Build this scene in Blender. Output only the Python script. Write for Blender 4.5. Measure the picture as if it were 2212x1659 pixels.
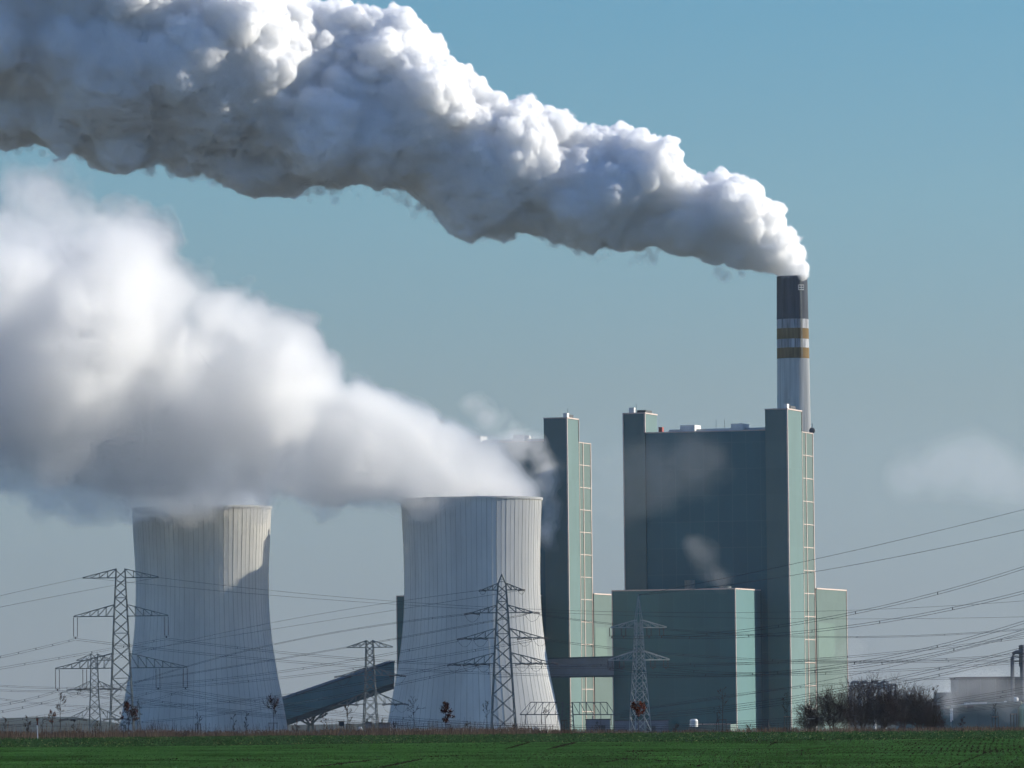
import bpy, math, random
import numpy as np
from mathutils import Vector, Matrix

for o in list(bpy.data.objects): bpy.data.objects.remove(o)
S = bpy.context.scene
COL = S.collection
R = math.radians
# ------------------------------------------------------------------ camera
F, W, H = 14500.0, 2212.0, 1659.0          # focal length in photo pixels, photo size
CAMZ, ROLL = 2.6, R(0.66)
PITCH = math.atan((1572 - H / 2) / F)
cam = bpy.data.cameras.new('camera'); camo = bpy.data.objects.new('camera', cam); COL.objects.link(camo)
cam.sensor_width = 36; cam.lens = 36 * F / W; cam.clip_start = 1; cam.clip_end = 90000
right = Vector((math.cos(ROLL), 0, -math.sin(ROLL)))
fwd = Vector((0, math.cos(PITCH), math.sin(PITCH)))
right = (right - fwd * right.dot(fwd)).normalized(); up = right.cross(fwd).normalized()
M3 = Matrix((right, up, -fwd)).transposed()
camo.matrix_world = Matrix.Translation((0, 0, CAMZ)) @ M3.to_4x4()
S.camera = camo
# ------------------------------------------------------------------ sky and sun
SUN_AZ, SUN_EL = R(16), R(18)               # azimuth measured from +X (right) towards +Y (away)
sdir = Vector((math.cos(SUN_AZ) * math.cos(SUN_EL), math.sin(SUN_AZ) * math.cos(SUN_EL), math.sin(SUN_EL)))
sun = bpy.data.lights.new('sun', 'SUN'); sun.energy = 5.0; sun.angle = R(0.53); sun.color = (1, .93, .80)
suno = bpy.data.objects.new('sun', sun); COL.objects.link(suno)
suno.rotation_euler = sdir.to_track_quat('Z', 'Y').to_euler()
wd = bpy.data.worlds.new('World'); S.world = wd; wd.use_nodes = True
wn = wd.node_tree; wn.nodes.clear()
wo = wn.nodes.new('ShaderNodeOutputWorld'); bg = wn.nodes.new('ShaderNodeBackground'); sky = wn.nodes.new('ShaderNodeTexSky')
sky.sky_type = 'NISHITA'; sky.sun_disc = False; sky.sun_elevation = SUN_EL
sky.sun_rotation = math.pi / 2 - SUN_AZ      # rotation is measured clockwise from +Y
sky.air_density = 1.0; sky.dust_density = 0.6; sky.ozone_density = 2.0; sky.altitude = 100
bg.inputs['Strength'].default_value = 0.13
wn.links.new(bg.outputs[0], wo.inputs[0])
# the low winter air: the band above the horizon is a little greyer and dimmer, the sky above it a clear blue
geo = wn.nodes.new('ShaderNodeTexCoord'); sep = wn.nodes.new('ShaderNodeSeparateXYZ'); rmp = wn.nodes.new('ShaderNodeValToRGB'); mul = wn.nodes.new('ShaderNodeMixRGB')
mul.blend_type = 'MULTIPLY'; mul.inputs[0].default_value = 1
wn.links.new(geo.outputs['Generated'], sep.inputs[0]); wn.links.new(sep.outputs['Z'], rmp.inputs[0])
SKYRAMP = [(0.0, (.285, .370, .648)), (.0188, (.247, .316, .524)), (.0487, (.255, .311, .428)), (.078, (.251, .362, .466)), (.107, (.216, .370, .477)), (.3, (.42, .60, .86)), (1, (.45, .64, .95))]
els = rmp.color_ramp.elements
while len(els) < len(SKYRAMP): els.new(.5)
for e, (p, c) in zip(els, SKYRAMP): e.position = p; e.color = (*c, 1)
wn.links.new(sky.outputs[0], mul.inputs[1]); wn.links.new(rmp.outputs[0], mul.inputs[2]); wn.links.new(mul.outputs[0], bg.inputs[0])
S.view_settings.view_transform = 'Standard'; S.view_settings.look = 'None'; S.view_settings.gamma = 1
S.view_settings.exposure = 0.75
S.view_settings.use_curve_mapping = False
cy = S.cycles
cy.use_denoising = True
try: cy.denoiser = 'OPENIMAGEDENOISE'
except Exception: pass
cy.max_bounces = 30; cy.volume_bounces = 26; cy.diffuse_bounces = 3; cy.glossy_bounces = 2; cy.transparent_max_bounces = 48
cy.use_adaptive_sampling = True; cy.adaptive_threshold = 0.05; cy.adaptive_min_samples = 24; cy.time_limit = 840
cy.sample_clamp_indirect = 0

# ------------------------------------------------------------------ helpers
def at(px, py, Y):
    "the point at depth Y that stands at photo position (px, py)"
    d = M3 @ Vector(((px - W / 2) / F, -(py - H / 2) / F, -1))
    return Vector((0, 0, CAMZ)) + d * (Y / d.y)
def mpp(Y): return Y / F

def tag(o, label=None, cat=None, group=None, kind=None):
    for k, v in (('label', label), ('category', cat), ('group', group), ('kind', kind)):
        if v: o[k] = v
    return o
ORG = {}
def thing(name, label, cat, loc=(0, 0, 0), group=None):
    o = bpy.data.objects.new(name, None); COL.objects.link(o); o.empty_display_size = .5
    o.location = loc; ORG[o.name] = Vector(loc)
    return tag(o, label, cat, group)
def link(name, me, parent=None, loc=None):
    o = bpy.data.objects.new(name, me); COL.objects.link(o)
    if parent is not None: o.parent = parent; ORG[o.name] = ORG[parent.name]
    else:
        ORG[o.name] = Vector(loc or (0, 0, 0)); o.location = ORG[o.name]
    return o
def copy_tree(o, parent=None):
    c = o.copy(); COL.objects.link(c)
    if parent is not None: c.parent = parent
    for ch in list(o.children): copy_tree(ch, c)
    return c
def np_mesh(name, v, f, mats, mi=None, smooth=False):
    "mesh from arrays: v (n,3), f (m,k)"
    v = np.asarray(v, np.float32); f = np.asarray(f, np.int32); k = f.shape[1]
    me = bpy.data.meshes.new(name)
    me.vertices.add(len(v)); me.vertices.foreach_set('co', v.ravel())
    me.loops.add(f.size); me.loops.foreach_set('vertex_index', f.ravel())
    me.polygons.add(len(f)); me.polygons.foreach_set('loop_start', np.arange(len(f), dtype=np.int32) * k)
    try: me.polygons.foreach_set('loop_total', np.full(len(f), k, np.int32))
    except Exception: pass
    if mi is not None: me.polygons.foreach_set('material_index', np.asarray(mi, np.int32))
    if smooth: me.polygons.foreach_set('use_smooth', np.ones(len(f), bool))
    for m in mats: me.materials.append(m)
    me.update(calc_edges=True); me.validate()
    return me
class MB:
    "collects boxes, bars and prisms; build() links them as ONE mesh"
    def __init__(s): s.v = []; s.f = []; s.m = []
    def quad(s, pts, m=0):
        b = len(s.v); s.v += [tuple(p) for p in pts]; s.f.append(tuple(range(b, b + len(pts)))); s.m.append(m)
    def hexa(s, p, m=0):
        b = len(s.v); s.v += [tuple(q) for q in p]
        for q in ((0, 3, 2, 1), (4, 5, 6, 7), (0, 1, 5, 4), (1, 2, 6, 5), (2, 3, 7, 6), (3, 0, 4, 7)):
            s.f.append(tuple(b + i for i in q)); s.m.append(m)
    def box(s, o, ux, uy, a, b, z0, z1, m=0):
        "a = (u0,u1), b = (v0,v1) along ux, uy from o"
        P = [o + ux * u + uy * v for u, v in ((a[0], b[0]), (a[1], b[0]), (a[1], b[1]), (a[0], b[1]))]
        s.hexa([(p.x, p.y, z0) for p in P] + [(p.x, p.y, z1) for p in P], m)
    def bar(s, a, b, w, m=0, h=None):
        a = Vector(a); b = Vector(b); d = (b - a)
        if d.length < 1e-6: return
        d.normalize(); q = Vector((0, 0, 1)) if abs(d.z) < .95 else Vector((1, 0, 0))
        x = d.cross(q).normalized() * w / 2; y = x.cross(d).normalized() * (h or w) / 2
        s.hexa([a - x - y, a + x - y, a + x + y, a - x + y, b - x - y, b + x - y, b + x + y, b - x + y], m)
    def tube(s, pts, r, n=6, m=0, cap=True):
        pts = [Vector(p) for p in pts]; b0 = len(s.v)
        rr = r if isinstance(r, (list, tuple)) else [r] * len(pts)
        for i, p in enumerate(pts):
            d = (pts[min(i + 1, len(pts) - 1)] - pts[max(i - 1, 0)]).normalized()
            q = Vector((0, 0, 1)) if abs(d.z) < .9 else Vector((1, 0, 0))
            x = d.cross(q).normalized(); y = x.cross(d)
            for k in range(n):
                t = 2 * math.pi * k / n; s.v.append(tuple(p + (x * math.cos(t) + y * math.sin(t)) * rr[i]))
        for i in range(len(pts) - 1):
            for k in range(n):
                s.f.append((b0 + i * n + k, b0 + i * n + (k + 1) % n, b0 + (i + 1) * n + (k + 1) % n, b0 + (i + 1) * n + k)); s.m.append(m)
        if cap:
            s.f.append(tuple(b0 + k for k in range(n))[::-1]); s.m.append(m)
            e = b0 + (len(pts) - 1) * n; s.f.append(tuple(e + k for k in range(n))); s.m.append(m)
    def build(s, name, mats, parent=None, loc=None, smooth=False, o=None):
        if not isinstance(mats, (list, tuple)): mats = [mats]
        off = ORG[parent.name] if parent is not None else Vector(loc or (0, 0, 0))
        me = bpy.data.meshes.new(name)
        me.from_pydata([(v[0] - off.x, v[1] - off.y, v[2] - off.z) for v in s.v], [], s.f)
        for m in mats: me.materials.append(m)
        me.polygons.foreach_set('material_index', s.m)
        if smooth: me.polygons.foreach_set('use_smooth', [True] * len(s.f))
        me.update()
        return link(name, me, parent, loc)

# ------------------------------------------------------------------ materials
def mat(name, col, rough=.8, var=.12, scale=.15, col2=None, spec=.3, bump=0, metal=0, coord='Object', stretch=(1, 1, 1)):
    m = bpy.data.materials.new(name); m.use_nodes = True; nt = m.node_tree; b = nt.nodes['Principled BSDF']
    b.inputs['Roughness'].default_value = rough; b.inputs['Specular IOR Level'].default_value = spec if rough < .85 else 0; b.inputs['Metallic'].default_value = metal; b.inputs['Diffuse Roughness'].default_value = 1.0 if rough > .85 else 0
    tc = nt.nodes.new('ShaderNodeTexCoord'); mp = nt.nodes.new('ShaderNodeMapping'); mp.inputs['Scale'].default_value = stretch
    n = nt.nodes.new('ShaderNodeTexNoise'); n.inputs['Scale'].default_value = scale; n.inputs['Detail'].default_value = 6; n.inputs['Roughness'].default_value = .65
    r = nt.nodes.new('ShaderNodeValToRGB')
    c2 = col2 or tuple(c * (1 - var * 2.2) for c in col)
    c1 = tuple(min(1, c * (1 + var * .8)) for c in col)
    r.color_ramp.elements[0].position = .3; r.color_ramp.elements[0].color = (*c2, 1)
    r.color_ramp.elements[1].position = .72; r.color_ramp.elements[1].color = (*c1, 1)
    L = nt.links.new
    L(tc.outputs[coord], mp.inputs[0]); L(mp.outputs[0], n.inputs[0]); L(n.outputs['Fac'], r.inputs[0]); L(r.outputs[0], b.inputs['Base Color'])
    if bump:
        bp = nt.nodes.new('ShaderNodeBump'); bp.inputs['Strength'].default_value = bump; L(n.outputs['Fac'], bp.inputs['Height']); L(bp.outputs[0], b.inputs['Normal'])
    return m
def leaf_mat(name, col, var, scale, thru=.45):
    "thin leaves: part of the light is scattered back, part passes through"
    m = mat(name, col, .9, var, scale, spec=0); nt = m.node_tree; b = nt.nodes['Principled BSDF']; o = nt.nodes['Material Output']
    t = nt.nodes.new('ShaderNodeBsdfTranslucent'); mx = nt.nodes.new('ShaderNodeMixShader'); mx.inputs[0].default_value = thru
    nt.links.new(b.inputs['Base Color'].links[0].from_socket, t.inputs[0]); nt.links.new(b.outputs[0], mx.inputs[1]); nt.links.new(t.outputs[0], mx.inputs[2]); nt.links.new(mx.outputs[0], o.inputs['Surface'])
    return m
def panel_mat(name, col, line, pu, pz, ang, wl=.02, rough=.55, lw=.12, band=.05):
    "sheet-metal cladding in panels: joints every pu metres along the wall and pz metres up, each panel a slightly different tone"
    m = mat(name, col, rough, .05, .05, stretch=(1, 1, .35)); nt = m.node_tree; L = nt.links.new; b = nt.nodes['Principled BSDF']
    base = b.inputs['Base Color'].links[0].from_socket
    tc = nt.nodes.new('ShaderNodeTexCoord'); sp = nt.nodes.new('ShaderNodeSeparateXYZ'); L(tc.outputs['Object'], sp.inputs[0])
    def mth(op, a, b_=None):
        n = nt.nodes.new('ShaderNodeMath'); n.operation = op
        for i, x in enumerate((a, b_)):
            if x is None: continue
            if isinstance(x, (int, float)): n.inputs[i].default_value = x
            else: L(x, n.inputs[i])
        return n.outputs[0]
    u = mth('ADD', mth('MULTIPLY', sp.outputs[0], math.cos(ang)), mth('MULTIPLY', sp.outputs[1], math.sin(ang)))
    def line_at(c, p, w): return mth('LESS_THAN', mth('FRACT', mth('ADD', mth('DIVIDE', c, p), 500)), w / p)
    f = mth('MAXIMUM', line_at(u, pu, lw), line_at(sp.outputs[2], pz, lw))
    cell = nt.nodes.new('ShaderNodeTexWhiteNoise'); cell.noise_dimensions = '2D'
    cv = nt.nodes.new('ShaderNodeCombineXYZ'); L(mth('FLOOR', mth('DIVIDE', u, pu)), cv.inputs[0]); L(mth('FLOOR', mth('DIVIDE', sp.outputs[2], pz)), cv.inputs[1]); L(cv.outputs[0], cell.inputs[0])
    hs = nt.nodes.new('ShaderNodeHueSaturation'); L(base, hs.inputs['Color']); L(mth('ADD', mth('MULTIPLY', cell.outputs[0], band * 2), 1 - band), hs.inputs['Value'])
    mx = nt.nodes.new('ShaderNodeMixRGB'); L(mth('MULTIPLY', f, wl), mx.inputs[0]); L(hs.outputs[0], mx.inputs[1]); mx.inputs[2].default_value = (*line, 1)
    L(mx.outputs[0], b.inputs['Base Color'])
    return m
def steam_mat(name, dens, g=.2, surf=0.0, col=(.995, .995, .995)):
    m = bpy.data.materials.new(name); m.use_nodes = True; nt = m.node_tree; nt.nodes.clear()
    o = nt.nodes.new('ShaderNodeOutputMaterial'); v = nt.nodes.new('ShaderNodeVolumeScatter')
    v.inputs['Density'].default_value = dens * max(col); v.inputs['Anisotropy'].default_value = g; v.inputs['Color'].default_value = (1, 1, 1, 1)
    ab = nt.nodes.new('ShaderNodeVolumeAbsorption'); ab.inputs['Color'].default_value = (*[(c - min(col)) for c in col], 1); ab.inputs['Density'].default_value = dens * (1 - min(col))
    ad = nt.nodes.new('ShaderNodeAddShader'); nt.links.new(v.outputs[0], ad.inputs[0]); nt.links.new(ab.outputs[0], ad.inputs[1]); nt.links.new(ad.outputs[0], o.inputs['Volume'])
    if surf > 0:   # the outermost droplets of the cloud: a thin veil of diffuse white over clear air
        mx = nt.nodes.new('ShaderNodeMixShader'); t = nt.nodes.new('ShaderNodeBsdfTransparent'); d = nt.nodes.new('ShaderNodeBsdfDiffuse')
        d.inputs[0].default_value = (.93, .94, .95, 1); mx.inputs[0].default_value = surf
        nt.links.new(t.outputs[0], mx.inputs[1]); nt.links.new(d.outputs[0], mx.inputs[2]); nt.links.new(mx.outputs[0], o.inputs['Surface'])
    return m

ANG = R(17)                                    # the boiler houses stand turned by this much
UX = Vector((math.cos(ANG), -math.sin(ANG), 0)); UY = Vector((math.sin(ANG), math.cos(ANG), 0))
M = {}
M['concrete'] = mat('tower_concrete', (.72, .705, .66), .9, .10, .06, stretch=(1, 1, .25))
M['rib'] = mat('tower_rib', (.54, .525, .48), .9, .1, .2)
M['cham_conc'] = mat('chimney_concrete', (.60, .60, .58), .9, .15, .9, stretch=(1, 1, .03))
M['cham_dark'] = mat('chimney_dark', (.078, .088, .105), .85, .2, .6, stretch=(1, 1, .06))
M['cham_white'] = mat('chimney_white', (.40, .41, .43), .85, .36, 1.0, stretch=(1, 1, .05))
M['cham_ochre'] = mat('chimney_ochre', (.20, .14, .07), .85, .25, .8, stretch=(1, 1, .05))
M['green'] = panel_mat('light_green_cladding', (.115, .165, .145), (.30, .40, .34), 3.0, 10, -ANG, wl=.05)
M['tower_side'] = panel_mat('tower_cladding', (.073, .134, .129), (.30, .40, .34), 3.0, 10, math.pi / 2 - ANG, wl=.05)
M['teal'] = panel_mat('dark_teal_cladding', (.030, .112, .130), (.34, .40, .38), 5.6, 10, -ANG, wl=.075, lw=.2)
M['midgreen'] = panel_mat('mid_green_cladding', (.062, .102, .09), (.2, .3, .27), 4.0, 10, math.pi / 2 - ANG, wl=.05)
M['trim'] = mat('cream_trim', (.46, .37, .325), .6, .05, .5)
M['pale'] = mat('pale_roof', (.62, .60, .56), .7, .08, .3)
M['darkbox'] = mat('dark_roof_plant', (.05, .055, .06), .7, .1, .5)
M['red'] = mat('red_box', (.30, .06, .045), .7, .1, .5)
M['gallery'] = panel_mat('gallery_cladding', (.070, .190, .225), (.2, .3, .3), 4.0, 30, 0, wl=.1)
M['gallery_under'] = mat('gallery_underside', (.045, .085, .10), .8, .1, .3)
M['bridge'] = mat('bridge_cladding', (.14, .17, .20), .7, .08, .2)
M['steel'] = mat('galvanised_steel', (.17, .19, .18), .8, .15, 2.0, spec=.1)
M['palesteel'] = mat('pale_steel', (.30, .33, .32), .8, .15, 2.0, spec=.1)
M['darksteel'] = mat('dark_steel', (.07, .085, .10), .6, .15, 2.0)
M['wire'] = mat('conductor_aluminium', (.045, .048, .055), .9, .1, 2.0, spec=.05)
M['insul'] = mat('insulator', (.06, .05, .05), .4, .1, 3.0)
M['bark'] = mat('bark', (.085, .066, .056), .9, .3, 4.0)
M['palebark'] = mat('pale_bark', (.15, .13, .11), .9, .3, 4.0)
M['stake'] = mat('grey_timber', (.11, .095, .08), .9, .25, 3.0)
M['stakelight'] = mat('pale_timber', (.30, .26, .21), .9, .25, 3.0)
M['oakleaf'] = mat('dry_oak_leaf', (.075, .030, .018), .85, .3, 3.0)
M['redleaf'] = mat('red_leaf', (.16, .045, .022), .85, .3, 3.0)
M['weed'] = leaf_mat('dry_weeds', (.21, .15, .105), .4, .35)
M['soil'] = mat('soil', (.034, .029, .019), .95, .3, .8)
M['wheat'] = leaf_mat('young_wheat', (.072, .180, .050), .38, .06)
M['kale'] = leaf_mat('kale_leaf', (.060, .140, .050), .45, 1.3)
M['kalepale'] = leaf_mat('kale_pale', (.24, .29, .11), .3, 1.3)
M['ground'] = mat('meadow_ground', (.115, .122, .105), .95, .3, .01)
M['hill'] = mat('far_hill', (.05, .06, .05), .95, .2, .002)
M['white'] = mat('white_paint', (.70, .69, .66), .5, .05, 1.0)
M['tank'] = mat('white_tank', (.62, .62, .60), .5, .08, .5)
M['far'] = mat('far_grey_cladding', (.15, .18, .20), .8, .1, .1)
M['shed'] = panel_mat('shed_cladding', (.06, .115, .12), (.1, .15, .15), 6, 20, 0, wl=.2)
M['shedlit'] = mat('pale_green_wall', (.38, .46, .34), .7, .05, .2)  # sunlight is put into the base colour, far paler than the shed cladding
M['redwood'] = mat('red_wood', (.13, .038, .025), .85, .2, 3.0)
M['brick'] = mat('far_red', (.28, .12, .09), .9, .1, .3)

# ------------------------------------------------------------------ ground: one sheet, rising over the field to a crest, then level to the horizon
def lin(px, a, b): return a + (b - a) * px / W
XL = at(0, 1500, 870).x; XR = at(W, 1500, 870).x
def zrow(Y, yl, yr):
    pl, pr = at(0, yl, Y), at(W, yr, Y); k = (pr.z - pl.z) / (pr.x - pl.x)
    return lambda x: pl.z + k * (max(-140, min(140, x)) - pl.x)
ROWS = [(-300, lambda x: 0.4), (200, lambda x: .2), (450, zrow(450, 1664, 1662)), (712, zrow(712, 1616, 1597)), (870, zrow(870, 1598, 1581)), (900, zrow(900, 1599, 1582)), (960, lambda x: .3), (1100, lambda x: 0), (12000, lambda x: 0)]
def gz(x, y):
    for (y0, f0), (y1, f1) in zip(ROWS, ROWS[1:]):
        if y <= y1:
            t = (y - y0) / (y1 - y0); return f0(x) * (1 - t) + f1(x) * t
    return 0
def make_ground():
    xs = [-6000, -3000, -1000, -300] + [-140 + i * 5 for i in range(57)] + [300, 1000, 3000, 6000]
    ys = [-300, 0, 200, 330] + [400 + 10 * i for i in range(58)] + [1000, 1050, 1100, 1500, 2500, 5000, 8000, 12000]
    rng = random.Random(3)
    v = []
    for y in ys:
        for x in xs:
            n = .05 * math.sin(x * .11 + y * .021) + .04 * math.sin(x * .043 - y * .05) if 400 < y < 860 else 0
            v.append((x, y, gz(x, y) + n))
    nx = len(xs); f = []; mi = []
    for j in range(len(ys) - 1):
        for i in range(nx - 1):
            f.append((j * nx + i, j * nx + i + 1, (j + 1) * nx + i + 1, (j + 1) * nx + i)); mi.append(0 if ys[j] < 870 else 1)
    o = link('ground', np_mesh('ground', v, f, [M['soil'], M['ground']], mi, True))
    tag(o, kind='structure')
make_ground()
def gzn(x, y): return gz(x, y) + (.05 * math.sin(x * .11 + y * .021) + .04 * math.sin(x * .043 - y * .05) if 400 < y < 860 else 0)

# ------------------------------------------------------------------ cooling towers
def cooling_tower(pxt, Y, ytop, prof, label):
    cx = at(pxt, 1560, Y).x
    ztop = at(pxt, ytop, Y).z
    t = thing('cooling_tower', label, 'cooling tower', (cx, Y, 0), 'twin cooling towers')
    zs = np.array([p[0] for p in prof]) * ztop; rs = np.array([p[1] for p in prof])
    NZ, NP = 44, 84
    zz = np.linspace(0, ztop, NZ)
    # smooth the profile with a cubic through its points
    A = np.polyfit(zs, rs, 5); rr = np.polyval(A, zz)
    sh, rb = MB(), MB()
    w = .10                                    # share of the pitch taken by the rib
    for k in range(NP):
        a0 = 2 * math.pi * (k + w / 2) / NP; a1 = 2 * math.pi * (k + 1 - w / 2) / NP; a2 = 2 * math.pi * (k + 1 + w / 2) / NP
        for i in range(NZ - 1):
            P = lambda a, j, d=0: (cx + (rr[j] + d) * math.cos(a), Y + (rr[j] + d) * math.sin(a), zz[j])
            sh.quad([P(a0, i), P(a1, i), P(a1, i + 1), P(a0, i + 1)])
            d = .07 if k % 2 else .035
            ww = 1 if k % 2 else .55
            b1 = a1 + (a2 - a1) * (1 - ww) / 2; b2 = a2 - (a2 - a1) * (1 - ww) / 2
            if ww < 1:
                sh.quad([P(a1, i), P(b1, i), P(b1, i + 1), P(a1, i + 1)]); sh.quad([P(b2, i), P(a2, i), P(a2, i + 1), P(b2, i + 1)])
            rb.quad([P(b1, i, d), P(b2, i, d), P(b2, i + 1, d), P(b1, i + 1, d)])
            rb.quad([P(b1, i, -.02), P(b1, i, d), P(b1, i + 1, d), P(b1, i + 1, -.02)]); rb.quad([P(b2, i, d), P(b2, i, -.02), P(b2, i + 1, -.02), P(b2, i + 1, d)])
        # inner face of the shell
        a0 = 2 * math.pi * k / NP; a2 = 2 * math.pi * (k + 1) / NP
        for i in range(NZ - 12, NZ - 1):
            Q = lambda a, j: (cx + (rr[j] - .5) * math.cos(a), Y + (rr[j] - .5) * math.sin(a), zz[j])
            sh.quad([Q(a2, i), Q(a0, i), Q(a0, i + 1), Q(a2, i + 1)])
    sh.build('shell', M['concrete'], t); rb.build('rib', M['rib'], t)
    rim = MB()
    for k in range(NP):
        a0 = 2 * math.pi * k / NP; a2 = 2 * math.pi * (k + 1) / NP
        p = []
        for z in (ztop - .5, ztop + .35):
            for a, r in ((a0, rr[-1] - .9), (a0, rr[-1] + .45), (a2, rr[-1] + .45), (a2, rr[-1] - .9)): p.append((cx + r * math.cos(a), Y + r * math.sin(a), z))
        rim.hexa(p)
    rim.build('rim', M['concrete'], t)
    return cx, ztop, rr
m2 = mpp(2500)
T2 = cooling_tower(1023.5, 2500, 1079, [(1, 152 * m2), (.82, 148.2 * m2), (.65, 146.6 * m2), (.48, 150.2 * m2), (.305, 161 * m2), (.165, 175 * m2), (.04, 186.5 * m2), (0, 190 * m2)],
                   'pale concrete cooling tower with its sunlit right edge in front of the green boiler house')
m1 = mpp(2530)
T1 = cooling_tower(439.5, 2530, 1098, [(1, 150 * m1), (.82, 145.8 * m1), (.65, 143.5 * m1), (.48, 146.5 * m1), (.305, 158 * m1), (.165, 171 * m1), (.04, 180.5 * m1), (0, 184 * m1)],
                   'grey concrete cooling tower standing alone behind the tall pylon, upper right edge sunlit')
exec_ok = True
# ------------------------------------------------------------------ boiler houses
def block(cpx, Y, ytower, yroof, wl_px, wr_px, turret, strip_px, yannex, annex_px, lowfront, label, labelfront, detail=True):
    "cpx: the front corner of the corner tower. Local axes: u along the facade to the right, v inwards"
    k = mpp(Y); ca, sa = math.cos(ANG), math.sin(ANG)
    O = at(cpx, 1560, Y); O.z = 0
    ztow = at(cpx, ytower, Y).z; zr = at(cpx, yroof, Y + 10).z
    t = thing('boiler_house', label, 'power plant building', tuple(O), 'boiler houses')
    tan = lambda px: (px - W / 2) / F + .0008      # sideways slope of the sight line to a photo column
    vof = lambda px, u=0: (tan(px) * (O.y - u * sa) - O.x - u * ca) / (sa - tan(px) * ca)
    uof = lambda px, v=0: (tan(px) * (O.y + v * ca) - O.x - v * sa) / (ca + tan(px) * sa)
    corr = vof(cpx); vof_ = lambda px, u=0: vof(px, u) - (corr if u == 0 else vof(cpx, u) * 0)
    wt = wl_px * k / ca; dt = vof(cpx + wr_px) - corr
    D = vof(cpx + wr_px + strip_px) - corr; ds = D - dt     # depth of the block
    uL = -(cpx - turret[0]) * k / ca               # left end of the block
    uT = -(cpx - turret[1]) * k / ca               # right edge of the turret's front
    ztur = at(turret[0], turret[2], Y + 20).z
    V = Vector
    def cube(name, mats, a, b, z0, z1, parent=t):
        mb = MB(); mb.box(O, UX, UY, a, b, z0, z1); return mb.build(name, mats, parent)
    cube('facade', M['teal'], (uL + .3, -.6), (1.5, D), 0, zr)
    tw = cube('corner_tower', M['tower_side'], (-wt, 0), (0, dt), 0, ztow)
    tu = cube('corner_turret', M['tower_side'], (uL, uT), (.6, (turret[3]) * k / sa), 0, ztur)
    # cream corner trims and copings
    def trim(a, b, z0, z1, parent):
        mb = MB(); mb.box(O, UX, UY, a, b, z0, z1); return mb.build('trim', M['trim'], parent)
    w = .28
    trim((-w, w), (-w, w), 0, ztow, tw)
    trim((-wt - .1, w), (-w, -.003), ztow - .3, ztow + .18, tw); trim((.003, w), (-.1, dt + .1), ztow - .3, ztow + .18, tw)
    trim((.003, w), (dt - w, dt), zr, ztow, tw)
    cube('tower_roof', M['darkbox'], (-wt + .5, -.5), (.5, dt - .5), ztow, ztow + .1, tw)
    q = MB(); q.box(O, UX, UY, (-wt * .18, -wt * .02), (1, 4), ztow + .1, ztow + 1.9); q.build('lift_head', M['pale'], tw)
    q = MB(); q.box(O, UX, UY, (-wt * .3, -.6), (dt * .35, dt * .7), ztow + .1, ztow + 1.5); q.build('roof_plant', M['darkbox'], tw)
    q = MB(); q.bar(O + UX * (-2) + UY * dt * .5 + V((0, 0, ztow + 1)), O + UX * (-2) + UY * dt * .5 + V((0, 0, ztow + 4.2)), .12); q.build('antenna', M['steel'], tw)
    dtu = turret[3] * k / sa
    trim((uT - w, uT + w), (.6 - w, .6 + w), zr, ztur, tu); trim((uL - .1, uT + w), (.6 - w, .597), ztur - .3, ztur + .18, tu); trim((uT + .003, uT + w), (.5, dtu), ztur - .3, ztur + .18, tu)
    trim((uL - w, uL + .1), (.6 - w, .6 + w), 0, ztur, tu)
    q = MB(); q.box(O, UX, UY, (uL + 2, uL + 4), (1.5, 3.5), ztur, ztur + 2.2); q.build('vent_stack', M['pale'], tu)
    q = MB(); q.box(O, UX, UY, (uT - 4.2, uT - .8), (5, 14), ztur, ztur + 1.3); q.build('roof_plant', M['darkbox'], tu)
    q = MB(); q.bar(O + UX * (uL + 4.5) + UY * 3 + V((0, 0, ztur)), O + UX * (uL + 4.5) + UY * 3 + V((0, 0, ztur + 3.8)), .12); q.build('antenna', M['steel'], tu)
    # roof of the block
    mb = MB(); mb.box(O, UX, UY, (uT + .2, -wt - .2), (1.5 - .15, 1.497), zr - .3, zr + .12); mb.build('trim', M['trim'], t)
    mb = MB(); mb.box(O, UX, UY, (uT + 8, -wt - 1), (6, D - 3), zr + .02, zr + 1.1); rf = mb.build('roof', M['pale'], t)
    for f0, f1, h in ((.28, .40, 2.6), (.70, .80, 2.7)):
        q = MB(); q.box(O, UX, UY, (uT + (-wt - uT) * f0, uT + (-wt - uT) * f1), (3, 12), zr + .02, zr + h); q.build('roof_vent_housing', M['pale'], rf)
    if detail:
        q = MB(); q.box(O, UX, UY, (uT + 4.5, uT + 6), (4, 6), zr + .02, zr + 2.1); q.build('red_cabinet', M['red'], rf)
        for f in (.55, .62):
            q = MB(); p = O + UX * (uT + (-wt - uT) * f) + UY * 8; q.bar(p + V((0, 0, zr)), p + V((0, 0, zr + 4.6)), .12); q.build('antenna', M['steel'], rf)
    # the glazed stair side: dark green panels in cream frames behind the corner tower
    st = cube('stair_glazing', M['midgreen'], (-.59, -.1), (dt + .01, D), 0, zr + .01)
    v0, v1, vm = dt + .05, D, dt + (D - dt) * .33
    def fr(b, z0, z1):
        mb = MB(); mb.box(O, UX, UY, (-.1 + .002, .12), b, z0, z1); mb.build('frame', M['trim'], st)
    fr((v0, v0 + .4), 0, zr); fr((vm, vm + .6), 0, zr); fr((v1 - .7, v1), 0, zr)
    nz = 13
    for i in range(1, nz + 1):
        z = zr - (nz - i) * (zr / nz) if i < nz else zr
        z -= .4
        for b in ((v0 + .4, vm), (vm + .6, v1 - .7)):
            fr(b, z, z + .28)
    # lower annex behind
    za = at(cpx + wr_px + strip_px + annex_px * .5, yannex, Y + 50).z; da = vof(cpx + wr_px + strip_px + annex_px) - corr - D
    an = cube('annex', M['midgreen'], (-40, .5), (D + .01, D + da), 0, za)
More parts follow.
